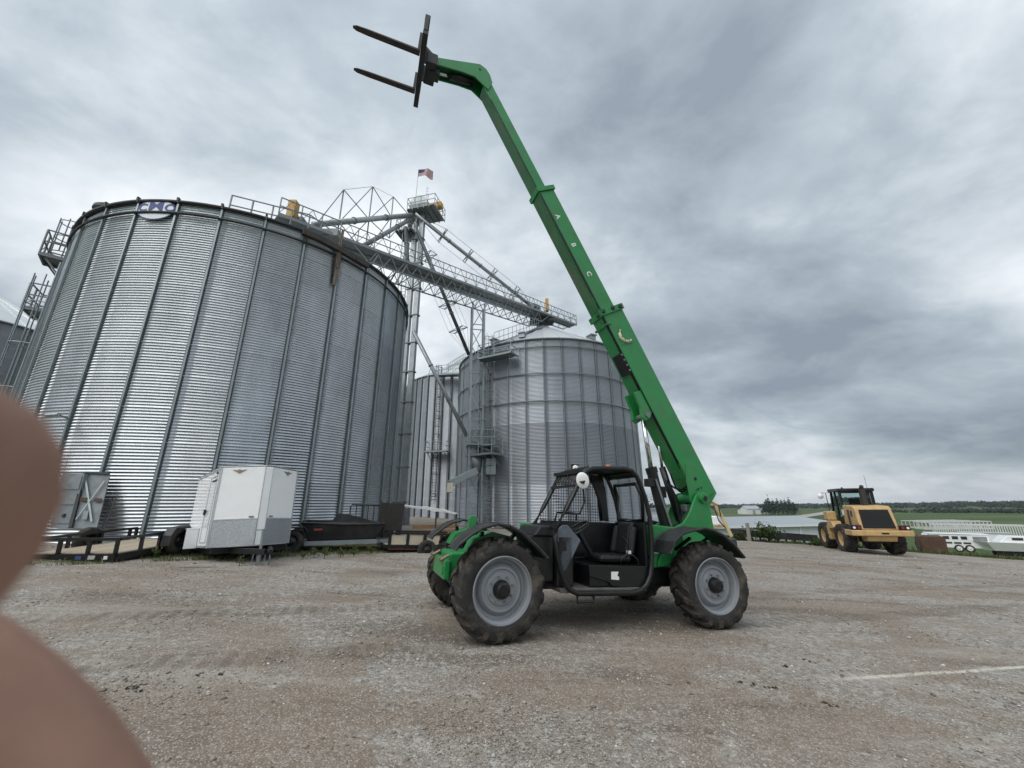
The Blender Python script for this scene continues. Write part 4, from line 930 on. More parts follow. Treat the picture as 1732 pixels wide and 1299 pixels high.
MB().bx(1.58, 2.12, -.80, -.30, .86, .96).build('seat_cushion', SEATM, tele, bevel=.045)
bk = MB()
for x, y, w_, z0, z1 in ((2.08, -.55, .34, .95, 1.42), (2.05, -.77, .10, .95, 1.36), (2.05, -.33, .10, .95, 1.36)):
    bk.add([(x+dx+(zz-.95)*.22, y+sy*w_/2, zz) for dx in (0, .11) for sy in (-1, 1) for zz in (z0, z1)], [(0, 1, 3, 2), (4, 6, 7, 5), (0, 4, 5, 1), (2, 3, 7, 6), (0, 2, 6, 4), (1, 5, 7, 3)])
bk.build('seat_backrest', SEATM, tele, bevel=.045)
MB().tube([(2.02, -.80, .90), (2.05, -.83, 1.1), (1.97, -.80, 1.22)], .014, 6).build('seat_belt', BLACK, tele)
MB().box((2.08, -.79, 1.0), (.07, .05, .05)).build('belt_buckle', WHITEDEC, tele, bevel=.01)
hp = [T(u, v, CN+.05) for u, v in ((1050, 956), (1051, 944), (1060, 938), (1070, 939), (1078, 946), (1080, 956))]; MB().tube([(x, CN+.05, z) for x, z in hp], .014, 8).build('grab_handle', BLACK, tele, True)
MB().bx(.86, 1.12, CN+.10, CF-.03, .55, 1.22).build('dash_pedestal', BLACK, tele, bevel=.03)
MB().bx(1.1, 1.36, -.42, CF-.03, .55, 1.12).build('side_console', BLACK, tele, bevel=.03)
g = TP([(942, 896), (952, 888), (960, 888), (982, 914), (956, 968), (946, 966)], -.84); MB().prism(g, -.85, -.82).build('dash_side_cover', GREYPAN, tele, bevel=.012)
g = TP([(945, 917), (957, 916), (958, 931), (945, 932)], -.855); MB().prism(g, -.858, -.853).build('warning_plate', BLACK, tele)
SW = Vector((1.34, -.55, 1.30)); ax_ = Vector((-.55, 0, .83)).normalized(); _, sa, sb_ = frame_of(ax_)
MB().tube([SW+(sa*cos(a)+sb_*sin(a))*.19 for a in np.linspace(0, 2*pi, 25)[:-1]], .015, 8, True).build('steering_wheel', BLACK, tele, True)
sp = MB()
for a in (0, 2.1, 4.2): sp.cyl(SW-ax_*.02, SW+(sa*cos(a)+sb_*sin(a))*.19, .011, None, 6)
sp.cyl(SW-ax_*.0, SW-ax_*.45, .035, None, 10); sp.build('steering_column', BLACK, tele)
MB().tube([(1.52, CF-.06, 1.42), (1.50, CF-.10, 1.52), (1.15, CF-.12, 1.52), (1.12, CF-.1, 1.40)], .018, 8).build('hand_rail', BLACK, tele)
MB().tube([(1.15, -.88, 1.95), (1.28, -.86, 1.88), (1.30, -.86, 1.68), (1.22, -.86, 1.52), (1.10, -.86, 1.50)], .014, 8).build('cab_hose', BLACK, tele, True)
jl = MB()
for x, y in ((1.40, -.28), (1.52, -.28), (1.45, -.36)): jl.cyl((x, y, 1.12), (x-.03, y, 1.26), .009, None, 6); jl.cyl((x-.03, y, 1.25), (x-.03, y, 1.31), .02, .016, 8)
jl.build('control_lever', BLACK, tele)
MB().box((1.24, -.33, 1.20), (.16, .16, .10)).box((1.22, -.5, 1.14), (.10, .14, .05)).build('label_card', WHITEDEC, tele)
# mirror, lamp, beacon
mx_, mz_ = T(985, 813, -1.02)
mm = MB().lathe([(.0, -.05), (.06, -.045), (.10, -.025), (.115, .0), (.115, .015)], 24, o=(0, 0, 0), ax='y'); mo = mm.build('mirror', WHITE, tele, True, loc=(mx_, -1.03, mz_)); mo.scale = (.80, .45, 1.04); mo.rotation_euler = (rad(12), rad(-14), rad(-24))
MB().prism([(mx_-.075, mz_-.02), (mx_+.03, mz_+.005), (mx_+.005, mz_-.05), (mx_-.03, mz_-.045)], -1.062, -1.052).bar((mx_+.02, -1.0, mz_+.02), (mx_+.12, CN, mz_+.10), .025).build('mirror_arm', BLACK, tele)  # black wedge paints a dark reflection on the mirror; the bar is its arm
lx, lz = T(974, 792, -.25); MB().lathe([(.0, -.02), (.045, -.02), (.055, .02), (.04, .05), (0, .06)], 16, ax='y').build('work_light', WHITEDEC, tele, True, loc=(lx, -.25, lz)); MB().bar((lx, -.25, lz-.12), (lx, -.25, lz-.03), .03).box((lx, -.215, lz), (.13, .04, .14)).build('light_housing', BLACK, tele, bevel=.01)
MB().lathe([(0, .07), (.035, .065), (.05, .03), (.05, 0)], 16).build('beacon', ORANGE, tele, True, loc=(1.92, -.55, 2.225))
MB().tube([(1.1, CN-.03, .47), (1.1, CN-.03, .40), (1.35, CN-.03, .40), (1.35, CN-.03, .47)], .018, 6).build('step', BLACK, tele)
# ---- boom: s along it, q square to it
U0 = Vector((3.26, 0, 3.29)); bt = Vector((-.490, 0, .872)).normalized(); bn = Vector((.872, 0, .490)).normalized()
def B(s, q): p = U0+bt*s+bn*q; return (p.x, p.z)
def B3(s, q, y): p = U0+bt*s+bn*q; return Vector((p.x, y, p.z))
base = MB().prism([B(-1.90, .05), B(-1.74, .46), B(2.33, .50), B(2.33, -.012), B(.9, -.012), B(-1.2, -.02)], -.20, .20).build('boom_base_section', GREEN, tele, bevel=.02)
MB().prism([B(2.3, .0), B(2.3, .372), B(5.20, .378), B(5.20, -.004)], -.168, .168).build('boom_middle_section', GREEN, tele, bevel=.014)
MB().prism([B(5.1, .012), B(5.1, .245), B(7.88, .232), B(7.86, .004)], -.138, .138).build('boom_inner_section', GREEN, tele, bevel=.012)
MB().prism([B(5.24, .008), B(7.80, .002), B(7.80, -.006), B(5.24, -.002)], -.126, .126).build('boom_wear_face', GREENWORN, tele)
MB().prism([B(2.36, -.010), B(5.10, -.012), B(5.10, -.003), B(2.36, -.001)], -.10, .155).build('boom_wear_face', GREENWORN, tele)
MB().prism([B(2.36, .0), B(5.10, .0), B(5.10, .030), B(2.36, .030)], -.1715, -.165).build('boom_edge_strip', BLACK, tele)
MB().prism([B(5.24, .014), B(7.5, .010), B(7.5, .030), B(5.24, .034)], -.1412, -.135).build('boom_edge_strip', BLACK, tele)
for s0, s1, q0, q1, y in ((2.22, 2.34, -.045, .53, .235), (5.12, 5.22, -.035, .41, .20)):
    c = MB()
    c.prism([B(s0, q0), B(s1, q0), B(s1, q1), B(s0, q1)], -y, -y+.032); c.prism([B(s0, q0), B(s1, q0), B(s1, q1), B(s0, q1)], y-.032, y)
    c.prism([B(s0, q0), B(s1, q0), B(s1, q0+.03), B(s0, q0+.03)], -y+.03, y-.03); c.prism([B(s0, q1-.03), B(s1, q1-.03), B(s1, q1), B(s0, q1)], -y+.03, y-.03)
    c.build('boom_collar', GREEN, tele, bevel=.008)
MB().prism([B(2.02, -.04), B(2.07, -.04), B(2.07, .06), B(2.02, .06)], -.23, .23).build('boom_band', GREEN, tele, bevel=.008)
for s, q, y in ((2.30, .0, -.24), (2.30, .25, -.245), (2.28, -.05, -.1), (2.28, .44, -.24)): MB().box(B3(s, q, y), (.07, .05, .07)).build('wear_pad_bolt', DKSTEEL, tele, bevel=.01)
# black strip painting in a shadowed slot along the underside
MB().prism([B(-.9, -.022), B(2.2, -.022), B(2.2, -.012), B(-.9, -.012)], -.19, -.13).build('boom_edge_strip', BLACK, tele)
MB().tube([B3(s, -.03, -.15+.01*sin(s*3)) for s in np.linspace(-1.0, 2.1, 16)], .013, 6).build('boom_hose', BLACK, tele)
MB().tube([B3(s, .004, -.150) for s in np.linspace(2.4, 5.05, 8)], .014, 6).build('boom_hose', BLACK, tele)
MB().prism([B(.98, -.055), B(1.42, -.055), B(1.42, -.012), B(.98, -.012)], -.175, .10).build('hose_clamp_block', BLACK, tele, bevel=.01)
for k in range(4): MB().cyl(B3(1.05+k*.11, -.034, -.19), B3(1.05+k*.11, -.034, -.17), .018, None, 8).build('clamp_bolt', GALVDK, tele)
def doub(px, y): return TP(px, y)
dp = doub([(1160, 786), (1166, 782), (1186, 796), (1208, 832), (1198, 840), (1186, 858), (1168, 850), (1161, 815)], -.21); MB().prism(dp, -.217, -.20).build('pivot_doubler', GREEN, tele, bevel=.006)
for u, v, r in ((1176, 810, .035), (1181, 827, .022), (1186, 825, .018), (1178, 829, .014)): x, z = T(u, v, -.217); MB().cyl((x, -.222, z), (x, -.214, z), r, None, 12).build('bolt_hole', BLACK, tele)
# boom angle indicator and letters
ind = TP([(1046, 552), (1066, 556), (1071, 580), (1051, 584)], -.205); MB().prism(ind, -.206, -.2).build('indicator_plate', GREEN, tele)
arc = TP([(1049, 558), (1048, 564), (1050, 571), (1055, 576), (1062, 578), (1068, 575)], -.215); im = MB(); im.tube([(x, -.216, z) for x, z in arc], [.022, .03, .034, .034, .03, .018], 8)
im.build('angle_indicator', CREAM, tele, True)
for i in range(1, 5):
    x, z = arc[i]; MB().box((x+.012, -.248, z+.012), (.012, .012, .022)).build('indicator_mark', BLACK, tele)
for ch_, s, q in (('A', 4.50, .14), ('B', 3.82, .165), ('C', 3.14, .175)):
    curve_text(ch_, .15, lambda x, y, s=s, q=q: B3(s-x, q+y, -.1705), 'boom_letter', WHITEDEC, tele, .004)
# ---- lift cylinder and hoses
pin = T(1092, 703, -.12); rod1 = T(1106, 790, -.12); low = T(1136, 893, -.12)
br = TP([(1072, 664), (1084, 660), (1104, 694), (1100, 707), (1092, 712), (1085, 706), (1083, 690)], -.16)
for y in (-.17, .10): MB().prism(br, y, y+.06).build('cylinder_bracket', GREEN, tele, bevel=.012)
MB().cyl((pin[0], -.20, pin[1]), (pin[0], .18, pin[1]), .05, None, 16).build('cylinder_pin', GALVDK, tele, 'auto')
MB().cyl((pin[0], -.03, pin[1]), (rod1[0], -.03, rod1[1]), .042, None, 16).build('lift_cylinder_rod', CHROME, tele, True)
MB().cyl((rod1[0], -.03, rod1[1]), (low[0], -.03, low[1]-.2), .095, None, 20).cyl((rod1[0], -.03, rod1[1]), (rod1[0]+.03, -.03, rod1[1]-.1), .105, None, 20).build('lift_cylinder_barrel', BLACK, tele, 'auto')
a0, a1, a2 = T(1113, 735, .1), T(1121, 790, .1), T(1150, 880, .1)
MB().cyl((a0[0], .12, a0[1]), (a1[0], .12, a1[1]), .028, None, 12).build('compensation_rod', CHROME, tele, True)
MB().cyl((a1[0], .12, a1[1]), (a2[0], .12, a2[1]), .06, None, 14).build('compensation_barrel', BLACK, tele, True)
MB().cyl((rod1[0]+.0, -.15, rod1[1]-.22), (low[0]-.02, -.15, low[1]), .018, None, 8).build('cylinder_pipe', GALVDK, tele)
MB().box((rod1[0]-.06, -.05, rod1[1]-.28), (.14, .16, .14)).box((low[0]-.02, .06, low[1]+.62), (.16, .1, .2)).build('valve_block', BLACK, tele, bevel=.01)
for i, px in enumerate(([(1128, 812), (1140, 830), (1146, 858), (1150, 888)], [(1128, 815), (1152, 838), (1165, 830), (1160, 800)], [(1134, 800), (1145, 842), (1160, 838), (1163, 815)], [(1150, 890), (1156, 868), (1148, 848), (1133, 820)], [(1140, 890), (1152, 880), (1160, 862), (1163, 850)])):
    y = -.12+.06*i; P_ = [Vector((*[T(u, v, y)[0]], y, T(u, v, y)[1])) for u, v in px]
    sm = []
    for k in range(13):                           # smooth through the four points
        t_ = k/12; sm.append(P_[0]*(1-t_)**3+P_[1]*3*t_*(1-t_)**2+P_[2]*3*t_*t_*(1-t_)+P_[3]*t_**3)
    MB().tube(sm, .017, 7).build('hydraulic_hose', BLACK, tele, True)
x, z = T(1163, 860, .05); MB().box((x, .05, z), (.2, .16, .14)).build('hose_manifold', GALVDK, tele, bevel=.02)
# ---- boom head, carriage and forks
hpx = [(735, 96.5), (775, 103), (812, 108.6), (822.5, 116.7), (829, 127), (833, 140), (826, 152), (812.8, 139), (803, 129.5), (780.5, 121), (733, 107.5)]
hp_ = TP(hpx, -.16)
for y in (-.165, .135): MB().prism(hp_, y, y+.03).build('boom_head_plate', GREEN, tele, bevel=.006)
tl = TP([(735, 97), (775, 103.5), (812, 109), (822, 117), (830, 134)], -.16); m = MB()
for x, z in tl: m.v += [(x, -.135, z-.004), (x, .135, z-.004), (x, -.135, z-.03), (x, .135, z-.03)]
for i in range(len(tl)-1): a = 4*i; m.f += [(a, a+1, a+5, a+4), (a+2, a+6, a+7, a+3), (a, a+4, a+6, a+2), (a+1, a+3, a+7, a+5)]
m.build('boom_head_top', GREEN, tele)
x, z = T(812, 117, -.17); MB().cyl((x, -.172, z), (x, -.16, z), .025, None, 12).build('head_pin', BLACK, tele)
MB().cyl((-.80, 0, 10.30), (-1.28, 0, 10.23), .075, None, 14).build('tilt_cylinder_barrel', BLACK, tele, True); MB().cyl((-1.28, 0, 10.23), (-1.62, 0, 10.17), .035, None, 12).build('tilt_cylinder_rod', CHROME, tele, True)
MB().bx(-1.80, -1.58, -.24, .24, 10.06, 10.36).bx(-1.72, -1.50, -.10, .10, 10.02, 10.22).build('quick_coupler', DKSTEEL, tele, bevel=.02)
for y in (-.20, .17): MB().prism([(-1.86, 10.05), (-1.60, 10.10), (-1.58, 10.30), (-1.86, 10.55)], y, y+.03).build('coupler_plate', DKSTEEL, tele)
cr_ = MB(); cr_.bx(-1.93, -1.83, -.77, .77, 10.40, 10.52); cr_.bx(-1.93, -1.83, -.77, .77, 9.98, 10.08)
for y in (-.75, -.25, .25, .75): cr_.bx(-1.915, -1.845, y-.03, y+.03, 10.08, 10.40)
cr_.build('fork_carriage', DKSTEEL, tele, bevel=.008)
for y in (-.40, .40):
    f_ = MB(); w_ = .055
    f_.bx(-1.985, -1.935, y-w_, y+w_, 9.96, 10.46)
    f_.add([(-1.94, y-w_, 9.955), (-1.94, y+w_, 9.955), (-1.94, y-w_, 10.0), (-1.94, y+w_, 10.0), (-2.9, y-w_, 9.96), (-2.9, y+w_, 9.96), (-2.9, y-w_, 9.985), (-2.9, y+w_, 9.985), (-3.10, y-w_*.85, 9.964), (-3.10, y+w_*.85, 9.964), (-3.10, y-w_*.85, 9.98), (-3.10, y+w_*.85, 9.98), (-3.165, y-w_*.4, 9.968), (-3.165, y+w_*.4, 9.968), (-3.165, y-w_*.4, 9.978), (-3.165, y+w_*.4, 9.978)],
           [(0, 1, 3, 2), (12, 14, 15, 13)]+[fc for k in (0, 4, 8) for fc in ((k, k+4, k+5, k+1), (k+2, k+3, k+7, k+6), (k, k+2, k+6, k+4), (k+1, k+5, k+7, k+3))])
    f_.build('fork', M('worn_fork_steel', (.055, .045, .042), .5, .4, .3), tele)

# ================================================================= parked trailers and clutter on the left
def frame_thing(name, label, cat, o, f, s=None, group=None, up=None):
    f = Vector(f).normalized(); s = Vector(s) if s else Vector((-f.y, f.x, 0)); s.normalize(); u = f.cross(s).normalized()
    t = thing(name, label, cat, (0, 0, 0), 0, group); t.matrix_world = Matrix([[f[i], s[i], u[i], o[i]] for i in range(3)]+[[0, 0, 0, 1]]); return t
def small_wheel(t, x, y, z, R=.34, W=.2, mat=RIMGREY):
    w_ = MB().lathe([(R*.58, -W*.42), (R*.62, -W*.46), (R*.5, -W*.3), (R*.3, -W*.25), (R*.26, -W*.42), (0, -W*.44)], 24, ax='y').build('wheel', mat, t, True, loc=(x, y, z))
    w2 = MB().lathe([(R*.56, -W*.42), (R*.7, -W*.5), (R*.92, -W*.47), (R, -W*.3), (R, W*.3), (R*.92, W*.47), (R*.7, W*.5), (R*.56, W*.42)], 32, ax='y', close=True).build('tyre', RUBBER, w_, True)
    return w_
hd, pt = -.772, .048
ct = frame_thing('cargo_trailer', 'white enclosed V-nose cargo trailer parked in front of the big bin', 'trailer', (-6.683, 10.882, .65), (cos(hd)*cos(pt), sin(hd)*cos(pt), sin(pt)))
W2, V_, Hh, Ln = .908, .70, 1.90, 2.80
plan = [(-Ln, -W2), (0, -W2), (V_-.03, -.09), (V_-.03, .09), (0, W2), (-Ln, W2)]
def extr(poly, z0, z1): n_ = len(poly); m = MB(); m.v = [(x, y, z) for z in (z0, z1) for x, y in poly]; m.f = [tuple(range(n_))[::-1], tuple(range(n_, 2*n_))]+[(i, (i+1) % n_, n_+(i+1) % n_, n_+i) for i in range(n_)]; return m
extr(plan, .0, Hh).build('box_body', WHITE, ct, bevel=.02)
capr = [(x*1.006+.006, y*1.008) for x, y in plan]; extr(capr, Hh, Hh+.035).build('roof_cap', M('grey_trim', (.38, .40, .42), .4, .5), ct, bevel=.015)
def npan(sgn, z0, z1, t0, t1, off, th):          # strip on one of the two nose faces
    a, b = Vector((0, sgn*W2, 0)), Vector((V_-.03, sgn*.09, 0)); d = b-a; nn = Vector((d.y, -d.x, 0)).normalized()*(1 if sgn < 0 else -1)
    p, q = a+d*t0+nn*off, a+d*t1+nn*off; m = MB(); vs = [p, q, q+nn*th, p+nn*th]; m.v = [(v.x, v.y, z) for z in (z0, z1) for v in vs]; m.f = [(3, 2, 1, 0), (4, 5, 6, 7)]+[(i, (i+1) % 4, 4+(i+1) % 4, 4+i) for i in range(4)]; return m
TRIM = M('aluminium_trim', (.55, .57, .58), .35, .8); EMB = M('bronze_emblem', (.28, .22, .16), .4, .3)
for sg in (-1, 1):
    npan(sg, .02, .62, .01, .99, .002, .006).build('stone_guard', CHECKER, ct); npan(sg, .62, .645, .0, 1., .002, .014).build('trim_strip', TRIM, ct)
    npan(sg, .0, Hh, .0, .03, .003, .012).build('corner_trim', TRIM, ct)
    a, b = Vector((0, sg*W2, 0)), Vector((V_-.03, sg*.09, 0)); d = (b-a); nn = Vector((d.y, -d.x, 0)).normalized()*(1 if sg < 0 else -1); c = a+d*.42+nn*.006; dn = d.normalized()
    m = MB(); pts = [(-.17, .035), (-.05, .02), (.0, .045), (.05, .02), (.17, .035), (.06, -.02), (0, -.06), (-.06, -.02)]
    m.v = [tuple(c+dn*x+nn*k+Vector((0, 0, Hh-.10+z))) for k in (0, .012) for x, z in pts]; m.f = [tuple(range(8)), tuple(range(8, 16))[::-1]]+[(i, (i+1) % 8, 8+(i+1) % 8, 8+i) for i in range(8)]; m.build('emblem', EMB, ct)
    npan(sg, .66, .70, .80, .90, .004, .02).build('marker_lamp', M('clear_marker', (.25, .24, .22), .3), ct)
MB().bx(V_-.045, V_-.018, -.088, .088, .02, Hh-.02).build('nose_post', WHITE, ct, bevel=.01)
for y in (-.09, .09): MB().bx(V_-.030, V_-.014, y-.008, y+.008, .0, Hh).build('nose_trim', TRIM, ct)
MB().bx(-Ln, 0, -W2-.012, -W2-.002, .0, .05).bx(-Ln, 0, -W2-.012, -W2-.002, Hh-.06, Hh).bx(-.035, 0, -W2-.014, -W2-.002, 0, Hh).build('side_trim', TRIM, ct)
dm = MB()
for x0, x1, z0, z1 in ((-.95, -.93, .12, 1.72), (-.27, -.25, .12, 1.72), (-.95, -.25, .11, .13), (-.95, -.25, 1.71, 1.73)): dm.bx(x0, x1, -W2-.010, -W2-.001, z0, z1)
dr = dm.build('side_door', TRIM, ct); MB().bx(-.90, -.84, -W2-.05, -W2-.01, .78, .92).bx(-.86, -.70, -W2-.035, -W2-.012, .86, .88).build('handle', DKSTEEL, dr)
MB().bx(-.32, -.22, -W2-.03, -W2-.008, Hh-.13, Hh-.09).bx(-.72, -.22, -W2-.025, -W2-.008, Hh-.30, Hh-.27).build('marker_lamp', DKSTEEL, ct)
fd = MB(); fd.bx(-2.1, -1.22, -W2-.27, -W2-.005, .44, .48).bx(-1.26, -1.22, -W2-.27, -W2-.005, -.02, .44).bx(-2.1, -2.06, -W2-.27, -W2-.005, -.02, .44); fd.build('wheel_fender', WHITE, ct, bevel=.01)
small_wheel(ct, -1.66, -W2-.145, .10, .33, .2, WHITE); small_wheel(ct, -1.66, W2+.145, .10, .33, .2, WHITE).rotation_euler = (0, 0, pi)
MB().bar((-.6, -.6, -.07), (V_+.85, -.05, -.12), .08, .12).bar((-.6, .6, -.07), (V_+.85, .05, -.12), .08, .12).bx(-2.7, .1, -.8, .8, -.14, -.01).build('tongue', BLACK, ct)
MB().bx(-.02, .10, -.85, .85, -.13, -.02).build('front_beam', BLACK, ct)
MB().bar((V_+.7, 0, -.1), (V_+1.05, 0, -.1), .09, .07).build('coupler', BLACK, ct, bevel=.01)
jk = MB().cyl((V_+.30, -.02, -.42), (V_+.30, -.02, .38), .032, None, 10); jk.box((V_+.30, -.02, -.425), (.16, .16, .02)); jk.bar((V_+.30, -.02, .36), (V_+.30, -.2, .36), .02); jk.build('tongue_jack', GALVST, ct)
for y in (-.12, .14): MB().tube([Vector((V_+.2, y, -.12)), Vector((V_+.22, y-.03, -.38)), Vector((V_+.35, y, -.5)), Vector((V_+.45, y+.03, -.36)), Vector((V_+.48, y, -.14))], .014, 6).build('safety_chain', GALVST, ct, True)

# black flatbed utility trailer at the far left
fb = frame_thing('flatbed_trailer', 'black rail-sided flatbed trailer with a pale wood deck at far left', 'trailer', (-8.86, 9.62, .585), (.0, .99, .045))
Lf, Wf = 2.6, 1.95
for i in range(11):
    y0 = i*Wf/11; MB().bx(.02, Lf, y0+.006, y0+Wf/11-.006, .0, .035).build('deck_plank', WOODDECK, fb)
fr = MB(); fr.bx(-.06, .02, -.03, Wf+.03, -.17, .02); fr.bx(Lf, Lf+.07, -.03, Wf+.03, -.12, .02)
for y in (-.03, Wf+.0): fr.bx(-.02, Lf+.03, y-.04, y+.04, -.12, .02)
for x in np.arange(.5, Lf, .6): fr.bx(x, x+.05, 0, Wf, -.09, -.01)
fr.build('frame', BLACK, fb)
def railing(pts, t, name='rail'):
    m = MB()
    for p, q in zip(pts[:-1], pts[1:]): m.bar(p, q, .055)
    return m.build(name, BLACK, t)
zr = .33
railing([(-.03, Wf, zr), (-.03, 0, zr)], fb); railing([(0, -.03, zr), (1.9, -.03, zr+.02)], fb); railing([(0, Wf+.03, zr), (Lf, Wf+.03, zr)], fb); railing([(1.9, -.03, zr+.02), (1.9, -.03, .06)], fb)
for x, y in ((-.03, 0), (-.03, .62), (-.03, 1.28), (-.03, Wf), (.55, -.03), (1.05, -.03), (.8, Wf+.03), (1.6, Wf+.03), (2.4, Wf+.03), (Lf, Wf+.03)): MB().bar((x, y, 0), (x, y, zr), .06).build('rail_post', BLACK, fb)
m = MB(); prof = [(1.03, .02), (1.05, .28), (1.18, .46), (1.62, .48), (1.78, .30), (1.82, .02), (1.76, .02), (1.72, .27), (1.60, .43), (1.22, .42), (1.11, .26), (1.09, .02)]
m.prism(prof, -.30, -.06); m.build('wheel_fender', BLKPLAST, fb, bevel=.02); small_wheel(fb, 1.42, -.19, .13, .33, .2, BLACK); small_wheel(fb, 1.42, Wf+.19, .13, .33, .2, BLACK).rotation_euler = (0, 0, pi)
MB().bx(-.075, -.06, .40, .55, -.09, -.01).build('licence_plate', M('pale_plate', (.42, .44, .40), .5), fb); MB().bx(-.075, -.06, .70, .83, -.09, -.02).build('reflector', M('blue_reflector', (.05, .08, .22), .4), fb); MB().bx(-.075, -.06, .12, .20, -.09, -.02).build('marker_lamp', WHITEDEC, fb)

# grey cabinet and braced sheet leaning on the big bin
def quad_on(px, outs): return [onb1(u, v, o)+Vector((C1[0], C1[1], Z1)) for (u, v), o in zip(px, outs)]
lp = thing('braced_sheet', 'grey steel sheet with an X of straps leaning on the big bin', 'metal sheet', (0, 0, 0))
Q = quad_on([(122, 893), (163, 895), (186, 802), (146, 800)], (.62, .6, .22, .25)); MB().slab(Q, -.035).build('sheet', GREYBOX, lp)
def lerpq(Q, a, b): return (Q[0].lerp(Q[1], a)).lerp(Q[3].lerp(Q[2], a), b)
nq = (Q[1]-Q[0]).cross(Q[3]-Q[0]).normalized()
if nq.y > 0: nq = -nq
for (a, b), (c, d), w_ in (((.12, .84), (.78, .12), .045), ((.90, .86), (.12, .14), .03)): MB().bar(lerpq(Q, a, b)+nq*.05, lerpq(Q, c, d)+nq*.05, w_, .02, nq).build('strap', GALVST, lp)
MB().bar(lerpq(Q, -.02, 0)+nq*.04, lerpq(Q, -.02, 1)+nq*.04, .07, .06, nq).bar(lerpq(Q, 0, 1)+nq*.04, lerpq(Q, 1, 1)+nq*.04, .05, .05, nq).build('edge_angle', DKSTEEL, lp)
for a, b in ((.24, .5), (.82, .5)):
    m = MB(); p = lerpq(Q, a, b)+nq*.045; ex = (Q[1]-Q[0]).normalized(); ez = (Q[3]-Q[0]).normalized(); m.slab([p-ex*.09-ez*.05, p+ex*.09-ez*.05, p+ex*.09+ez*.05, p-ex*.09+ez*.05], .02); m.build('bracket', RUST, lp)
p = lerpq(Q, .48, .22)+nq*.05; MB().slab([p-ex*.06-ez*.12, p+ex*.06-ez*.12, p+ex*.06+ez*.12, p-ex*.06+ez*.12], .03).build('latch_plate', GALVDK, lp)
cbn = thing('grey_cabinet', 'grey metal cabinet with ribbed doors beside the braced sheet', 'cabinet', (0, 0, 0))
Q2 = quad_on([(84, 893), (118, 893), (143, 801), (106, 801)], (.55, .55, .42, .42)); MB().slab(Q2, -.3).build('carcass', GREYBOX, cbn)
nq2 = (Q2[1]-Q2[0]).cross(Q2[3]-Q2[0]).normalized()
if nq2.y > 0: nq2 = -nq2
for b0, b1 in ((.70, .95), (.42, .62), (.08, .36)):
    MB().slab([lerpq(Q2, .06, b0)+nq2*.01, lerpq(Q2, .94, b0)+nq2*.01, lerpq(Q2, .94, b1)+nq2*.01, lerpq(Q2, .06, b1)+nq2*.01], .012 if (Q2[1]-Q2[0]).cross(Q2[3]-Q2[0]).dot(nq2) > 0 else -.012).build('door_panel', GREYBOX, cbn)
p = lerpq(Q2, .6, .22)+nq2*.03; MB().box(p, (.07, .07, .09)).build('knob', DKSTEEL, cbn, bevel=.01)
lr = thing('leaning_bars', 'thin dark steel bars leaning on the bin right of the braced sheet', 'steel bars', (0, 0, 0))
for (a, b), (c, d) in (((172, 905), (198, 838)), ((168, 908), (190, 842))): pp = quad_on([(a, b), (c, d)], (.5, .12)); MB().bar(pp[0], pp[1], .035).build('bar', DKSTEEL, lr)

# black tub on its trailer behind the cargo trailer
o_ = PG(575, 934); dT = Vector((.93, .36, 0)).normalized()
tt = frame_thing('tub_trailer', 'low grey-framed trailer under the black tub, tongue to the right', 'trailer', (-5.55, 13.95, float(gz(-5.55, 13.95))), dT)
MB().bx(-1.15, 1.1, -.66, -.58, .20, .32).bx(-1.15, 1.1, .58, .66, .20, .32).bx(-1.75, -1.07, -.66, .66, .20, .32).bx(1.02, 1.1, -.66, .66, .20, .32).build('frame', GALVST, tt)
MB().bar((.9, -.5, .25), (1.95, -.02, .23), .07, .1).bar((.9, .5, .25), (1.95, .02, .23), .07, .1).build('tongue', PIPE, tt); MB().bar((1.9, 0, .24), (2.2, 0, .24), .10, .09).build('coupler', PIPE, tt); MB().bar((1.6, -.02, .05), (1.6, -.02, .52), .05).build('tongue_jack', PIPE, tt)
for s in (-1, 1): w_ = small_wheel(tt, -1.42, s*.78, .33, .33, .2, BLACK); w_.rotation_euler = (0, 0, 0 if s < 0 else pi); MB().prism([(x-.67, z) for x, z in [(-1.2, .6), (-1.1, .74), (-.4, .74), (-.3, .6), (-.34, .6), (-.42, .71), (-1.08, .71), (-1.16, .6)]], s*.78-.13, s*.78+.13).build('wheel_fender', BLACK, tt)
tb = frame_thing('black_tub', 'black moulded plastic dump tub sitting on the grey trailer frame', 'tub', (-5.55, 13.95, float(gz(-5.55, 13.95))+.325), dT)
m = MB(); b_ = [(-1.0, -.55), (.95, -.55), (.95, .55), (-1.0, .55)]; tpz = [(-1.22, -.72), (1.22, -.72), (1.22, .72), (-1.22, .72)]
hts = [.52, .44, .44, .52]
for (x, y) in b_: m.v.append((x, y, 0))
for (x, y), h_ in zip(tpz, hts): m.v.append((x, y, h_))
for (x, y), h_ in zip(tpz, hts): m.v.append((x*.95, y*.93, h_))
for (x, y) in b_: m.v.append((x*.95, y*.93, .04))
m.f = [(3, 2, 1, 0)]+[(i, (i+1) % 4, 4+(i+1) % 4, 4+i) for i in range(4)]+[(4+i, 4+(i+1) % 4, 8+(i+1) % 4, 8+i) for i in range(4)]+[(8+i, 8+(i+1) % 4, 12+(i+1) % 4, 12+i) for i in range(4)]+[(12, 13, 14, 15)]
m.build('shell', BLKPLAST, tb, bevel=.02)
MB().tube([(-1.22, -.72, .52), (0, -.74, .46), (1.22, -.72, .46), (1.24, 0, .45), (1.22, .72, .46), (0, .74, .5), (-1.22, .72, .56), (-1.24, 0, .56)], .035, 8, True).build('rim', BLKPLAST, tb, True)
MB().prism([(-.5, .44), (-.25, .78), (.1, .74), (1.1, .46)], .70, .74).build('back_board', BLKPLAST, tb)
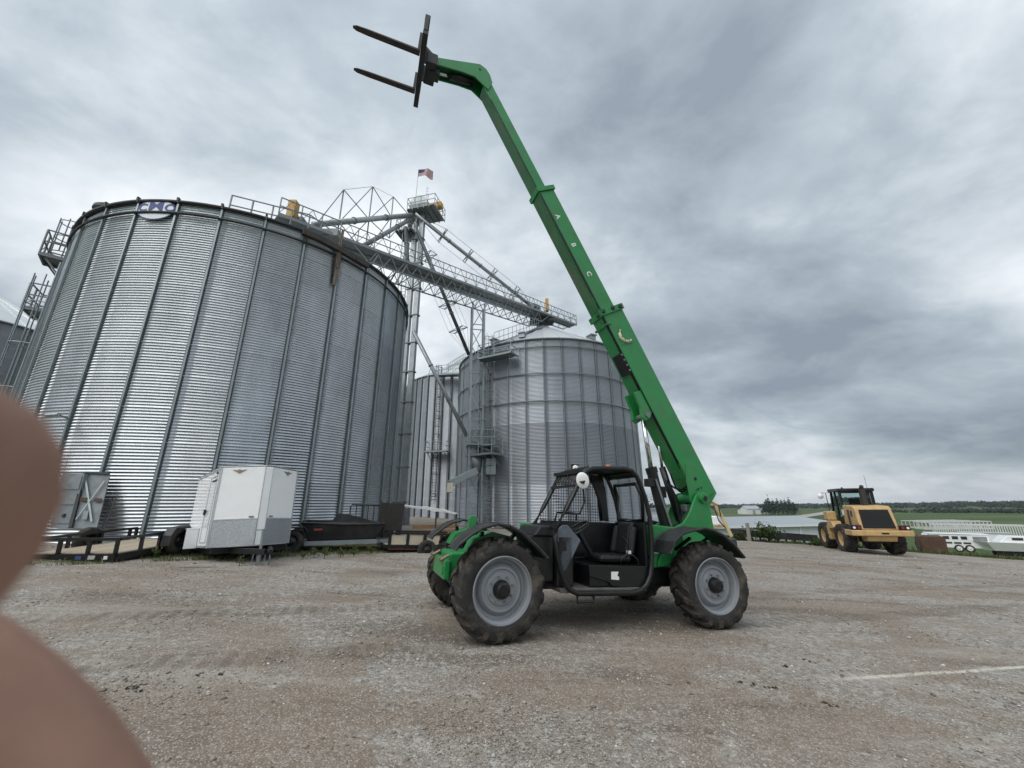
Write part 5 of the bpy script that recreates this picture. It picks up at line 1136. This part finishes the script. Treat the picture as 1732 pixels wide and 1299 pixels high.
MB().bx(-.86, -.62, -.74, -.70, .30, .36).build('red_sticker', M('red_sticker', (.22, .04, .035), .5), tb)
# upright tubular ramp gate behind the tub
gt = frame_thing('ramp_gate', 'dark tubular ramp gate standing upright behind the black tub', 'gate', PG(592, 915), (.96, .28, 0)); gt.location.z = float(gz(gt.location.x, gt.location.y))
q0 = Vector(PY(588, 905, 15.3)); q1 = Vector(PY(648, 905, 15.9)); gw = (q1-q0).length
gt.matrix_world = Matrix.Translation((q0.x, q0.y, float(gz(q0.x, q0.y))))@Matrix.Rotation(math.atan2(q1.y-q0.y, q1.x-q0.x), 4, 'Z')
MB().tube([(0, 0, 0), (0, 0, 1.30), (.06, 0, 1.38), (gw-.06, 0, 1.34), (gw, 0, 1.26), (gw, 0, 0)], .03, 8).build('gate_frame', DKSTEEL, gt, True)
for k in range(1, 6): MB().bar((gw*k/6, 0, .1), (gw*k/6, 0, 1.36), .03).build('gate_bar', DKSTEEL, gt)
MB().bar((0, 0, .6), (gw, 0, .6), .035).build('gate_rail', DKSTEEL, gt)
# second utility trailer with raised ramp
A_ = Vector(PY(652, 922, 13.5)); B_ = Vector(PY(742, 923, 14.3)); ux = (B_-A_); Lu = 2.5; ux = Vector((ux.x, ux.y, ux.z)).normalized()
ut = frame_thing('utility_trailer', 'small black utility trailer with plywood sides and raised ramp near the telehandler', 'trailer', tuple(A_), tuple(ux))
MB().bx(0, Lu, 0, 1.5, -.10, 0).build('frame', BLACK, ut); MB().bx(.02, Lu-.02, .02, 1.48, .005, .03).build('deck', WOODDECK, ut)
for k in range(4): MB().bx(.16+k*.57, .60+k*.57, -.012, .005, .02, .30).build('side_board', M('plywood', (.50, .44, .33), .75, 0, .12, 5.), ut)
for k in range(5): MB().bx(.07+k*.57, .15+k*.57, -.04, .02, -.10, .36).build('stake', BLACK, ut)
MB().bx(0, Lu, -.045, .02, .33, .39).build('rail', BLACK, ut); MB().bx(0, Lu, 1.48, 1.54, .33, .39).build('rail', BLACK, ut); MB().bx(.1, Lu*.55, -.05, -.015, -.13, -.10).build('red_stripe', M('dull_red', (.12, .02, .02), .6), ut)
m = MB(); m.bx(-.05, .78, 1.50, 1.53, 0, 1.30)
rg = m.build('ramp', M('dark_ramp_mesh', (.045, .037, .032), .8), ut)
for k in range(5): MB().bx(-.06+k*.2, -.02+k*.2, 1.455, 1.495, 0, 1.36).build('ramp_bar', DKSTEEL, rg)
for s in (0, 1): w_ = small_wheel(ut, 1.3, -.16 if s == 0 else 1.66, -.12, .30, .18, BLACK); w_.rotation_euler = (0, 0, 0 if s == 0 else pi)
ws = thing('white_strip', 'long crumpled white strip lying across thin posts above the utility trailer', 'metal strip', (0, 0, 0))
P_ = [Vector(PY(u, v, 16.+i*.08)) for i, (u, v) in enumerate(((655, 852), (680, 855), (705, 859), (720, 860), (738, 864), (752, 865), (772, 869)))]
m = MB()
for i, p in enumerate(P_): w_ = (.02, .04, .05, .075, .09, .07, .02)[i]; m.v += [tuple(p+Vector((0, -.25, -.02))), tuple(p+Vector((0, -.27, w_-.03))), tuple(p+Vector((0, .25, w_+.0))), tuple(p+Vector((0, .25, w_-.04)))]
m.f = [(4*i+k, 4*i+(k+1) % 4, 4*i+4+(k+1) % 4, 4*i+4+k) for i in range(6) for k in range(4)]+[(3, 2, 1, 0), (24, 25, 26, 27)]; m.build('strip', WHITE, ws)
for i, u in ((0, 655), (4, 738), (6, 766)): p = P_[i]; MB().bar((p.x, p.y, float(gz(p.x, p.y))), tuple(p), .05).build('post', DKSTEEL, ws)
bp_ = thing('plank_pile', 'pile of brown planks behind the utility trailer', 'planks', (0, 0, 0))
for k in range(3): a, b = Vector(PY(698, 893, 18.+k*.25)), Vector(PY(775, 899, 18.6+k*.25)); a.z = b.z = float(gz(a.x, a.y))+.12+.2*k; MB().bar(a, b, .3, .16).build('plank', M('brown_plank', (.22, .14, .075), .85, 0, .25, 3.), bp_)
lb_ = thing('thin_lath', 'thin pale lath lying on the grass before the cargo trailer', 'stick', PG(330, 960)); MB().bar((-.3, -.05, .03), (.35, .12, .05), .05, .02).build('lath', M('pale_lath', (.4, .37, .3), .8), lb_)
# leafy weeds among the trailers
def weed(label, x, y, hgt, n, seed):
    z = float(gz(x, y)); t = thing('weed', label, 'plant', (x, y, z), 0, 'weeds around the trailers')
    v, f, tn = leaf_cloud(n, (0, 0, hgt*.55), (hgt*.45, hgt*.45, hgt*.5), hgt*.11, seed, .2); o = npmesh('leaves', v, f, tn, GRM); o.parent = t
    MB().cyl((0, 0, -.05), (.02, 0, hgt*.8), .008, .004, 5).build('stem', GRM, t)
for i, (u, v, hgt, lab) in enumerate(((404, 957, .24, 'small upright weed left of the cargo trailer jack'), (548, 945, .32, 'leafy weed just right of the cargo trailer'), (530, 944, .28, 'leafy weed under the right corner of the cargo trailer'), (575, 943, .25, 'weed in the middle below the black tub'), (598, 941, .26, 'weed below the right part of the black tub'), (625, 938, .26, 'weed beside the tub trailer tongue'), (262, 944, .28, 'weed in front of the flatbed trailer wheel'), (512, 946, .2, 'low weed between the cargo trailer and the tub trailer'))):
    x, y, z = PG(u, v); weed(lab, x, y, hgt, 70, i+5)

# ================================================================= wheel loader on the right
GLASS = bpy.data.materials.new('tinted_glass'); GLASS.use_nodes = True; g_ = GLASS.node_tree.nodes['Principled BSDF']; g_.inputs['Base Color'].default_value = (.45, .60, .57, 1); g_.inputs['Roughness'].default_value = .03; g_.inputs['Transmission Weight'].default_value = 1; g_.inputs['IOR'].default_value = 1.05
LO = Vector(PG(1435, 933)); LR = Vector(PG(1506, 938)); ld_r = (LR-LO); ld_r.normalize(); lf = Vector((-ld_r.y, ld_r.x, 0)).normalized()
lc = LO+ld_r*1.03; lc.z = float(gz(lc.x, lc.y))-.02; lf = Matrix.Rotation(rad(6), 3, 'Z')@lf
ld = frame_thing('wheel_loader', 'yellow wheel loader with dark grille and cab, seen from behind', 'wheel loader', tuple(lc), tuple(lf))
lt_me = tyre_mesh(.76, .55, .40, 20, 'tyre', RUBBER, .05)
lr_me = MB().lathe([(.40, .22), (.40, -.2), (.42, -.24), (.38, -.2), (.34, -.08), (.2, -.06), (.16, -.16), (0, -.17)], 32, ax='y').mesh('wheel', CATY, True)
for x in (0, 2.6):
    for s in (-1, 1): w_ = inst(lr_me, 'wheel', ld, (x, s*1.03, .75), 0 if s < 0 else pi); inst(lt_me, 'tyre', w_)
    MB().cyl((x, -.9, .75), (x, .9, .75), .17, None, 12).build('axle', CATY, ld)
MB().bx(-.9, 1.5, -.5, .5, .62, 1.25).build('chassis', DKSTEEL, ld, bevel=.03); MB().bx(1.3, 3.4, -.42, .42, .6, 1.3).build('front_frame', CATY, ld, bevel=.03)
# engine hood, leaning grille
hood = [(-1.52, 1.27), (-1.22, 2.34), (-1.05, 2.44), (.20, 2.50), (.35, 1.27)]
MB().prism(hood, -.80, .80).build('engine_hood', CATY, ld, bevel=.05)
gA, gB = Vector((-1.49, 0, 1.34)), Vector((-1.245, 0, 2.25)); gu = (gB-gA).normalized(); gn = Vector((-gu.z, 0, gu.x))
def gq(y, k, o=0.): p = gA.lerp(gB, k)+gn*o; return Vector((p.x, y, p.z))
MB().slab([gq(.68, 0, .012), gq(-.68, 0, .012), gq(-.62, 1, .012), gq(.62, 1, .012)], .02).build('grille', M('grille_black', (.015, .015, .016), .7), ld)
for k in np.linspace(.06, .94, 13): MB().bar(gq(.66-.05*k, k, .04), gq(-.66+.05*k, k, .04), .02, .02).build('grille_slat', BLACK, ld)
MB().bx(-1.72, -.75, -1.28, 1.28, .98, 1.26).build('counterweight', CATY, ld, bevel=.05); MB().prism([(-1.6, .97), (-.8, .97), (-.95, .68), (-1.45, .72)], -.62, .62).build('lower_counterweight', CATY, ld, bevel=.03)
MB().bx(-1.735, -1.715, -.25, .05, 1.08, 1.15).build('hitch_slot', BLACK, ld)
for s in (-1, 1):
    MB().bx(-1.6, -1.25, s*1.0-.22, s*1.0+.22, 1.27, 1.50).build('lamp_box', BLACK, ld, bevel=.02)
    for k in (-.1, .1): MB().cyl((-1.61, s*1.0+k, 1.38), (-1.63, s*1.0+k, 1.38), .06, None, 12).build('rear_lamp', WHITEDEC if k*s > 0 else REDM, ld)
MB().bx(-.55, -.30, .80, .815, 1.35, 2.25).bx(-.9, -.7, .80, .815, 1.9, 2.2).build('side_vent', BLACK, ld); MB().bx(.12, .35, .8, .82, 1.95, 2.25).build('sticker', WHITEDEC, ld)
MB().prism([(.42, 1.30), (.65, 1.62), (1.25, 1.66), (1.55, 1.3), (1.50, .62), (1.25, .60), (1.2, 1.2), (.6, 1.22)], .86, 1.34).prism([(.42, 1.30), (.65, 1.62), (1.25, 1.66), (1.55, 1.3), (1.2, 1.2), (.6, 1.22)], -1.34, -.86).build('platform_fender', CATY, ld, bevel=.04)
MB().bx(.95, 1.55, .90, 1.36, 1.66, 2.15).build('side_tank', CATY, ld, bevel=.06)
MB().bx(.3, 1.9, -.78, .78, 1.25, 1.75).build('cab_base', BLACK, ld, bevel=.03)
cabp = [(.32, 1.75), (.30, 3.22), (1.55, 3.22), (1.88, 1.75)]
MB().prism([(.36, 1.75), (.34, 3.2), (1.5, 3.2), (1.82, 1.75)], -.70, .70).build('cab_glass', GLASS, ld)
pl = MB()
for y in (-.74, .74):
    pl.bar((.33, y, 1.75), (.31, y, 3.22), .12); pl.bar((1.86, y, 1.75), (1.53, y, 3.22), .10); pl.bar((1.02, y, 1.75), (1.0, y, 3.22), .09); pl.bar((.3, y, 1.80), (1.88, y, 1.80), .1)
pl.bar((.31, -.74, 1.85), (.31, .74, 1.85), .12); pl.bar((.31, -.74, 3.18), (.31, .74, 3.18), .1); pl.build('cab_pillar', BLACK, ld)
MB().bx(.15, 1.70, -.86, .86, 3.22, 3.40).build('cab_roof', BLACK, ld, bevel=.05)
MB().bx(.85, 1.15, -.28, .28, 1.8, 2.3).bx(.62, .78, -.26, .26, 2.1, 2.85).build('operator_seat', BLACK, ld, bevel=.05)
MB().cyl((-.25, -.12, 2.48), (-.25, -.12, 3.35), .15, None, 16).cyl((-.25, -.12, 3.35), (-.36, -.12, 3.5), .1, .09, 14).build('exhaust_stack', M('exhaust', (.05, .045, .042), .6, .3), ld, 'auto')
MB().tube([(1.6, .80, 3.2), (1.75, 1.12, 3.2), (1.75, 1.18, 3.05)], .02, 6).bar((1.72, .95, 3.18), (1.85, .9, 1.7), .03).build('mirror_arm', BLACK, ld); MB().lathe([(0, -.03), (.14, -.03), (.16, 0), (.13, .05), (0, .07)], 16, ax='y').build('mirror', WHITE, ld, True, loc=(1.72, 1.24, 3.02)).rotation_euler = (0, 0, rad(90))
MB().cyl((.35, .55, 3.40), (.35, .55, 3.46), .05, None, 10).cyl((.3, -.6, 3.4), (.3, -.6, 4.1), .008, None, 5).build('antenna', BLACK, ld)
for y in (-.55, .42): MB().prism([(1.9, 1.9), (2.15, 2.05), (3.9, 1.0), (4.3, .7), (4.2, .5), (3.6, .8)], y, y+.13).build('lift_arm', CATY, ld, bevel=.02)
MB().prism([(4.0, .35), (4.15, .35), (4.2, 1.15), (4.05, 1.15)], -.6, .6).build('tool_coupler', DKSTEEL, ld)
for k, (x, z) in enumerate(((1.45, .55), (1.45, .85))): MB().bx(x-.15, x+.15, 1.1, 1.35, z-.02, z+.02).build('step', BLACK, ld)

# ================================================================= things beyond the lot on the right
rc = thing('rusty_bucket', 'rusty brown steel bucket at the lot edge right of the loader', 'bucket', tuple(PG(1578, 934)), rad(-38))
for y in (-.95, .90): MB().prism([(-.55, .0), (.55, .0), (.60, .95), (-.45, .95), (-.62, .45)], y, y+.05).build('side_plate', RUST, rc)
MB().bx(-.56, -.50, -.95, .95, .02, .9).bx(-.5, .5, -.93, .93, .0, .05).bx(-.5, .55, -.93, .93, .88, .94).build('shell', RUST, rc)
WFR = M('white_weathered_frame', (.60, .61, .60), .6, 0, .12, 2., dirt=(.35, .35, .33), damt=.4)
def truss_frame(label, pa, pb, hgt, wid, n_):
    pa, pb = Vector(pa), Vector(pb); d = pb-pa; t = frame_thing('slatted_rack', label, 'rack', tuple(pa), tuple(d), None, 'white slatted frames stacked beyond the lot'); L_ = d.length
    for y in (0, wid):
        for z in (0, hgt): MB().bx(0, L_, y-.05, y+.05, z-.05, z+.05).build('rail', WFR, t)
    for k in range(n_+1):
        x = L_*k/n_; MB().bx(x-.04, x+.04, -.04, .04, 0, hgt).bx(x-.03, x+.03, 0, wid, hgt-.03, hgt+.03).build('slat', WFR, t)
    for x in (0, L_): MB().bx(x-.05, x+.05, 0, wid, -.03, .04).build('end_rail', WFR, t)
    for k in range(4): MB().bx(-.02, .02, wid*k/3-.04, wid*k/3+.04, 0, hgt).build('end_bar', WFR, t)
    return t
def PD(u, v, Y, dz=None): return PY(u, v, Y)
truss_frame('farthest of the white slatted frames, shortest in view', PY(1548, 893, 52), PY(1643, 892, 51), .78, 2.0, 14)
truss_frame('middle white slatted frame, in front of the farthest one', PY(1562, 895, 47), PY(1680, 894, 45), .72, 1.6, 18)
truss_frame('nearest and longest white slatted frame in the stack', PY(1580, 905, 40), PY(1745, 910, 36), .95, 2.0, 40)
lv = thing('stock_trailer', 'white livestock trailer with small dark windows below the lot edge', 'trailer', PY(1624, 932, 33.5), rad(-36)); lv.location.z -= .0
MB().bx(-1.65, 1.55, -.9, .9, .28, 1.25).prism([(-1.9, .9), (-1.65, .9), (-1.65, 1.25), (-1.8, 1.2)], -.85, .85).build('body', WHITE, lv, bevel=.04); MB().bx(-1.7, 1.6, -.95, .95, 1.25, 1.32).build('roof', WHITE, lv, bevel=.03)
WIN = M('dark_opening', (.02, .022, .025), .5)
for k in range(4): MB().bx(-1.35+k*.48, -1.02+k*.48, -.915, -.9, .90, 1.12).build('window', WIN, lv)
for k in range(3): MB().bx(-.85+k*.5, -.45+k*.5, -.915, -.9, .58, .70).build('vent_slot', WIN, lv)
MB().bx(.72, 1.45, -.915, -.9, .75, 1.12).bx(-1.6, -1.1, -.915, -.9, .45, .66).build('grey_panel', M('grey_side_panel', (.2, .21, .23), .5), lv)
for x in (-.15, .42): w_ = small_wheel(lv, x, -.82, .26, .28, .2, WHITE)
lv2 = thing('white_box_trailer', 'plain white box trailer between the livestock trailer and the picture edge', 'trailer', PY(1672, 926, 36.5), rad(-34)); MB().bx(-1.5, 1.5, -.9, .9, .3, 1.15).build('body', WHITE, lv2, bevel=.05); MB().bx(-1.55, 1.55, -.95, .95, 1.15, 1.22).build('roof', M('greyed_roof', (.4, .42, .43), .6), lv2)
for x in (-.3, .3): small_wheel(lv2, x, -.82, .24, .27, .2, BLACK)
wv = thing('white_boat', 'white boat hull with dark cabin windows at the right picture edge', 'boat', PY(1712, 934, 31.5), rad(-30))
MB().add([(-2.0, 0, .75), (-1.4, -.8, .7), (2.2, -.9, .66), (2.2, .9, .66), (-1.4, .8, .7), (-1.5, 0, .12), (-1.0, -.5, .1), (2.1, -.6, .1), (2.1, .6, .1), (-1.0, .5, .1)], [(0, 1, 2, 3, 4), (5, 9, 8, 7, 6), (0, 5, 6, 1), (1, 6, 7, 2), (2, 7, 8, 3), (3, 8, 9, 4), (4, 9, 5, 0)]).build('hull', WHITE, wv)
MB().prism([(-.7, .68), (1.6, .66), (1.5, 1.12), (-.2, 1.15)], -.62, .62).build('cabin', WHITE, wv, bevel=.04); MB().bx(.0, .55, -.635, -.62, .85, 1.02).bx(.75, 1.3, -.635, -.62, .85, 1.02).build('window', WIN, wv)
MB().bx(-.9, 1.5, -.4, -.3, -.25, .12).bx(-.9, 1.5, .3, .4, -.25, .12).build('cradle', BLACK, wv)
# long white building down the bank
BA, BB_ = Vector(PY(1150, 888, 37.0)), Vector(PY(1424, 890, 42.0)); d = BB_-BA; L_ = Vector((d.x, d.y, 0)).length
wb = thing('long_white_building', 'long low white metal building with pale roof behind the loader', 'building', (BA.x, BA.y, 0), math.atan2(d.y, d.x))
ez = (BA.z+BB_.z)/2; bz = float(gz(BB_.x, BB_.y))-.6
MB().bx(0, L_, .02, 10, bz, ez-.05).build('wall', M('pale_wall_metal', (.66, .68, .68), .55, 0, .06, 1.), wb)
m = MB(); m.slab([(-.2, -.35, ez-.02), (L_+.2, -.35, ez-.02), (L_+.2, 5, ez+.62), (-.2, 5, ez+.62)], .06); m.slab([(-.2, 5, ez+.62), (L_+.2, 5, ez+.62), (L_+.2, 10.3, ez-.02), (-.2, 10.3, ez-.02)], .06); m.build('roof', SHEDR, wb)
MB().bx(-.2, L_+.2, -.42, -.36, ez-.13, ez+.05).build('gutter', WHITE, wb)
for k in range(0, 7): x = L_*(.14+k*.143); MB().bx(x-.09, x+.09, -.06, .015, bz, ez-.13).build('corner_trim', WHITE, wb)
# low black guard on posts along the edge
ga, gb = Vector(PY(1236, 900, 29.6)), Vector(PY(1383, 911, 28.7)); gd = thing('black_guard', 'low black belt guard strung along the lot edge', 'guard rail', (0, 0, 0))
ga2 = ga.copy(); gb2 = gb.copy(); MB().bar(ga, gb, .10, .44).build('belt', BLKPLAST, gd)
for k in range(10): p = ga.lerp(gb, (k+.5)/10); MB().bar((p.x, p.y+.1, float(gz(p.x, p.y))-.3), (p.x, p.y+.1, p.z+.1), .10).build('post', DKSTEEL, gd)
wp = thing('wooden_post', 'weathered grey wooden post standing in the bank grass', 'post', PY(1268, 917, 28.9)); MB().cyl((0, 0, -.4), (.03, 0, 1.22), .14, .11, 9).build('post', M('grey_wood', (.26, .24, .21), .9, 0, .3, 8., bump=.4), wp)
def bush(label, u, v, Y, r, hgt, n, seed):
    x, y, z = PY(u, v, Y); t = thing('bush', label, 'bush', (x, y, z)); vv, f, tn = leaf_cloud(n, (0, 0, hgt*.5), (r, r*.8, hgt*.55), .085, seed, .15); o = npmesh('leaves', vv, f, tn, LEAFM); o.parent = t
    m = MB()
    for k in range(5): m.cyl((.1*k-.2, 0, -.3), (r*.5*cos(k*1.3), r*.4*sin(k*1.3), hgt*.8), .02, .008, 5)
    m.build('branch', BARK, t)
bush('loose green bush in front of the long white building', 1296, 915, 29., 1.05, 1.1, 700, 31); bush('low bush beside the wooden post', 1252, 917, 29.5, .8, .7, 350, 32); bush('small bush at the right end of the black guard', 1384, 924, 27.6, .6, .5, 260, 33)
# cream yellow attachment standing behind the rear wheel
ya = thing('yellow_attachment', 'cream yellow machine boom with hoses behind the telehandler rear wheel', 'machine', PY(1215, 925, 24.), rad(-20)); YC = M('faded_cream_yellow', (.55, .43, .20), .6, 0, .15, 4.)
MB().bar((-.2, 0, 0), (-.35, 0, 2.25), .16, .2).bar((-.35, 0, 2.25), (.15, 0, 2.35), .18, .2).bar((.15, 0, 2.35), (.75, 0, .55), .15, .18).bar((-.3, 0, 1.0), (.45, 0, 1.1), .14, .14).build('boom', YC, ya, bevel=.02)
MB().bx(-.45, .9, -.5, .5, -.1, .45).build('base_frame', DKSTEEL, ya, bevel=.03); MB().bx(-.3, .25, -.18, .18, 1.15, 1.65).build('white_tank', WHITE, ya, bevel=.05); MB().prism([(.55, .4), (.95, .35), (1.05, -.05), (.8, -.2)], -.3, .3).build('foot', M('pale_foot', (.55, .53, .48), .6), ya)
MB().tube([(-.2, -.12, 2.3), (.1, -.2, 1.9), (.2, -.18, 1.4), (.5, -.15, 1.0)], .03, 6).tube([(-.1, -.12, 2.45), (.3, -.15, 2.2), (.35, -.15, 1.6)], .03, 6).build('hose', BLACK, ya, True)
# small white shed with a sign seen between cab and boom
sx_, sy_, sz_ = PY(1108, 905, 44.); sh = thing('white_shed', 'small white shed with a lettered sign seen past the cab', 'building', (sx_, sy_, float(gz(sx_, sy_))), rad(-12))
zt = PY(1108, 862, 44.)[2]-float(gz(sx_, sy_)); MB().bx(-2.6, 2.6, 0, 3, -.5, zt).build('wall', SHEDW, sh); MB().bx(-2.8, 2.8, -.3, 3.2, zt, zt+.15).build('roof', SHEDR, sh); MB().bx(-1.1, 1.0, -.05, -.01, zt-1.9, zt-.5).build('sign_board', WHITEDEC, sh)
curve_text('CS', 1.0, lambda x, y: Vector((x-.05, -.056, y+zt-1.2)), 'sign_lettering', M('dark_lettering', (.06, .065, .07), .6), sh, .02)
def tree(label, u, Y, hgt, r, n, seed):
    x, y, z = PY(u, 880, Y); z = float(gz(x, y)); t = thing('tree', label, 'tree', (x, y, z)); vv, f, tn = leaf_cloud(n, (0, 0, hgt*.62), (r, r, hgt*.38), .16, seed, .25); o = npmesh('crown', vv, f, tn, LEAFM); o.parent = t
    m = MB().cyl((0, 0, -.3), (.1, 0, hgt*.6), .18, .08, 8)
    for k in range(5): m.cyl((.05, 0, hgt*(.3+.06*k)), (r*.6*cos(k*2.4), r*.6*sin(k*2.4), hgt*(.55+.06*k)), .06, .02, 6)
    m.build('trunk', BARK, t)
tree('bushy tree showing between the cab and the lift cylinder', 1102, 56., 7.2, 2.4, 900, 41); tree('bushy tree half hidden by the lift cylinder', 1135, 58., 6.6, 2.6, 900, 42)

# ================================================================= the photographer's fingers at the edge of the lens
SKIN = M('skin', (.30, .165, .115), .5, 0, .16, 90., bump=.05, bscale=900)
sp_ = SKIN.node_tree.nodes['Principled BSDF']; sp_.inputs['Subsurface Weight'].default_value = .15; sp_.inputs['Subsurface Radius'].default_value = (.004, .0015, .0008)
def hand():
    V = []; E_ = []; Rr = []
    def chain(root, pts):
        prev = root
        for x, y, z, r in pts:
            V.append((x, y, z)); Rr.append(r); i = len(V)-1
            if prev is not None: E_.append((prev, i))
            prev = i
        return prev
    # lens coordinates in metres: x right, y up, z forward
    chain(None, [(-.115, -.045, .000, .026), (-.098, -.034, .004, .024)]); palm = 1
    chain(palm, [(-.084, -.014, .012, .0115), (-.064, -.008, .023, .0100), (-.0520, -.0090, .027, .0125), (-.0461, -.0100, .0272, .0137), (-.0408, -.0104, .0270, .0130)])          # index, its tip in front of the lens
    chain(palm, [(-.090, -.020, .026, .0120), (-.0830, -.0230, .040, .0115), (-.0665, -.0362, .044, .0120), (-.0498, -.0520, .043, .0115), (-.040, -.0625, .038, .0098)])   # middle
    chain(palm, [(-.096, -.044, .024, .0112), (-.082, -.054, .040, .0104), (-.066, -.068, .040, .0098), (-.054, -.078, .034, .0086)])
    chain(palm, [(-.096, -.064, .014, .0098), (-.080, -.074, .028, .0085), (-.066, -.078, .028, .0078), (-.058, -.081, .022, .0068)])
    chain(0, [(-.098, -.018, -.020, .0135), (-.080, -.004, -.034, .0115), (-.060, .002, -.036, .0098), (-.048, .004, -.035, .0085)])                 # thumb, behind the phone
    chain(0, [(-.145, -.075, -.016, .026), (-.19, -.13, -.05, .030), (-.25, -.22, -.11, .038), (-.31, -.31, -.17, .044)])                             # wrist and forearm
    me = bpy.data.meshes.new('hand'); me.from_pydata([tuple(RT*x+UP*y+_fw*z+np.array([0, 0, HC])) for x, y, z in V], E_, []); me.update()
    o = bpy.data.objects.new('hand', me); COL.objects.link(o); o.modifiers.new('skin', 'SKIN')
    bm = bmesh.new(); bm.from_mesh(me); lay = bm.verts.layers.skin.verify()
    for v, r in zip(bm.verts, Rr): v[lay].radius = (r, r); v[lay].use_root = False
    bm.verts.ensure_lookup_table(); bm.verts[0][lay].use_root = True; bm.to_mesh(me); bm.free()
    s_ = o.modifiers.new('sub', 'SUBSURF'); s_.levels = 2; s_.render_levels = 3
    dg = bpy.context.evaluated_depsgraph_get(); m2 = bpy.data.meshes.new_from_object(o.evaluated_get(dg)); o.modifiers.clear(); o.data = m2; m2.materials.clear(); m2.materials.append(SKIN); m2.shade_smooth()
    return tag(o, "photographer's left hand, two blurred fingers covering the left edge of the view", 'hand')
hand()

# ================================================================= the moist air: far land fades slightly
hz = MB().bx(-2900, 2900, -420, 2900, -6, 34).build('haze', None); hm = bpy.data.materials.new('haze_air'); hm.use_nodes = True; hn = hm.node_tree; hn.nodes.clear()
pv = hn.nodes.new('ShaderNodeVolumePrincipled'); pv.inputs['Color'].default_value = (.80, .87, .95, 1); pv.inputs['Density'].default_value = .00018; pv.inputs['Anisotropy'].default_value = .2
ho = hn.nodes.new('ShaderNodeOutputMaterial'); hn.links.new(pv.outputs[0], ho.inputs['Volume']); hz.data.materials.append(hm); stuff(hz, 'thin pale haze in the air over the fields', 'haze')
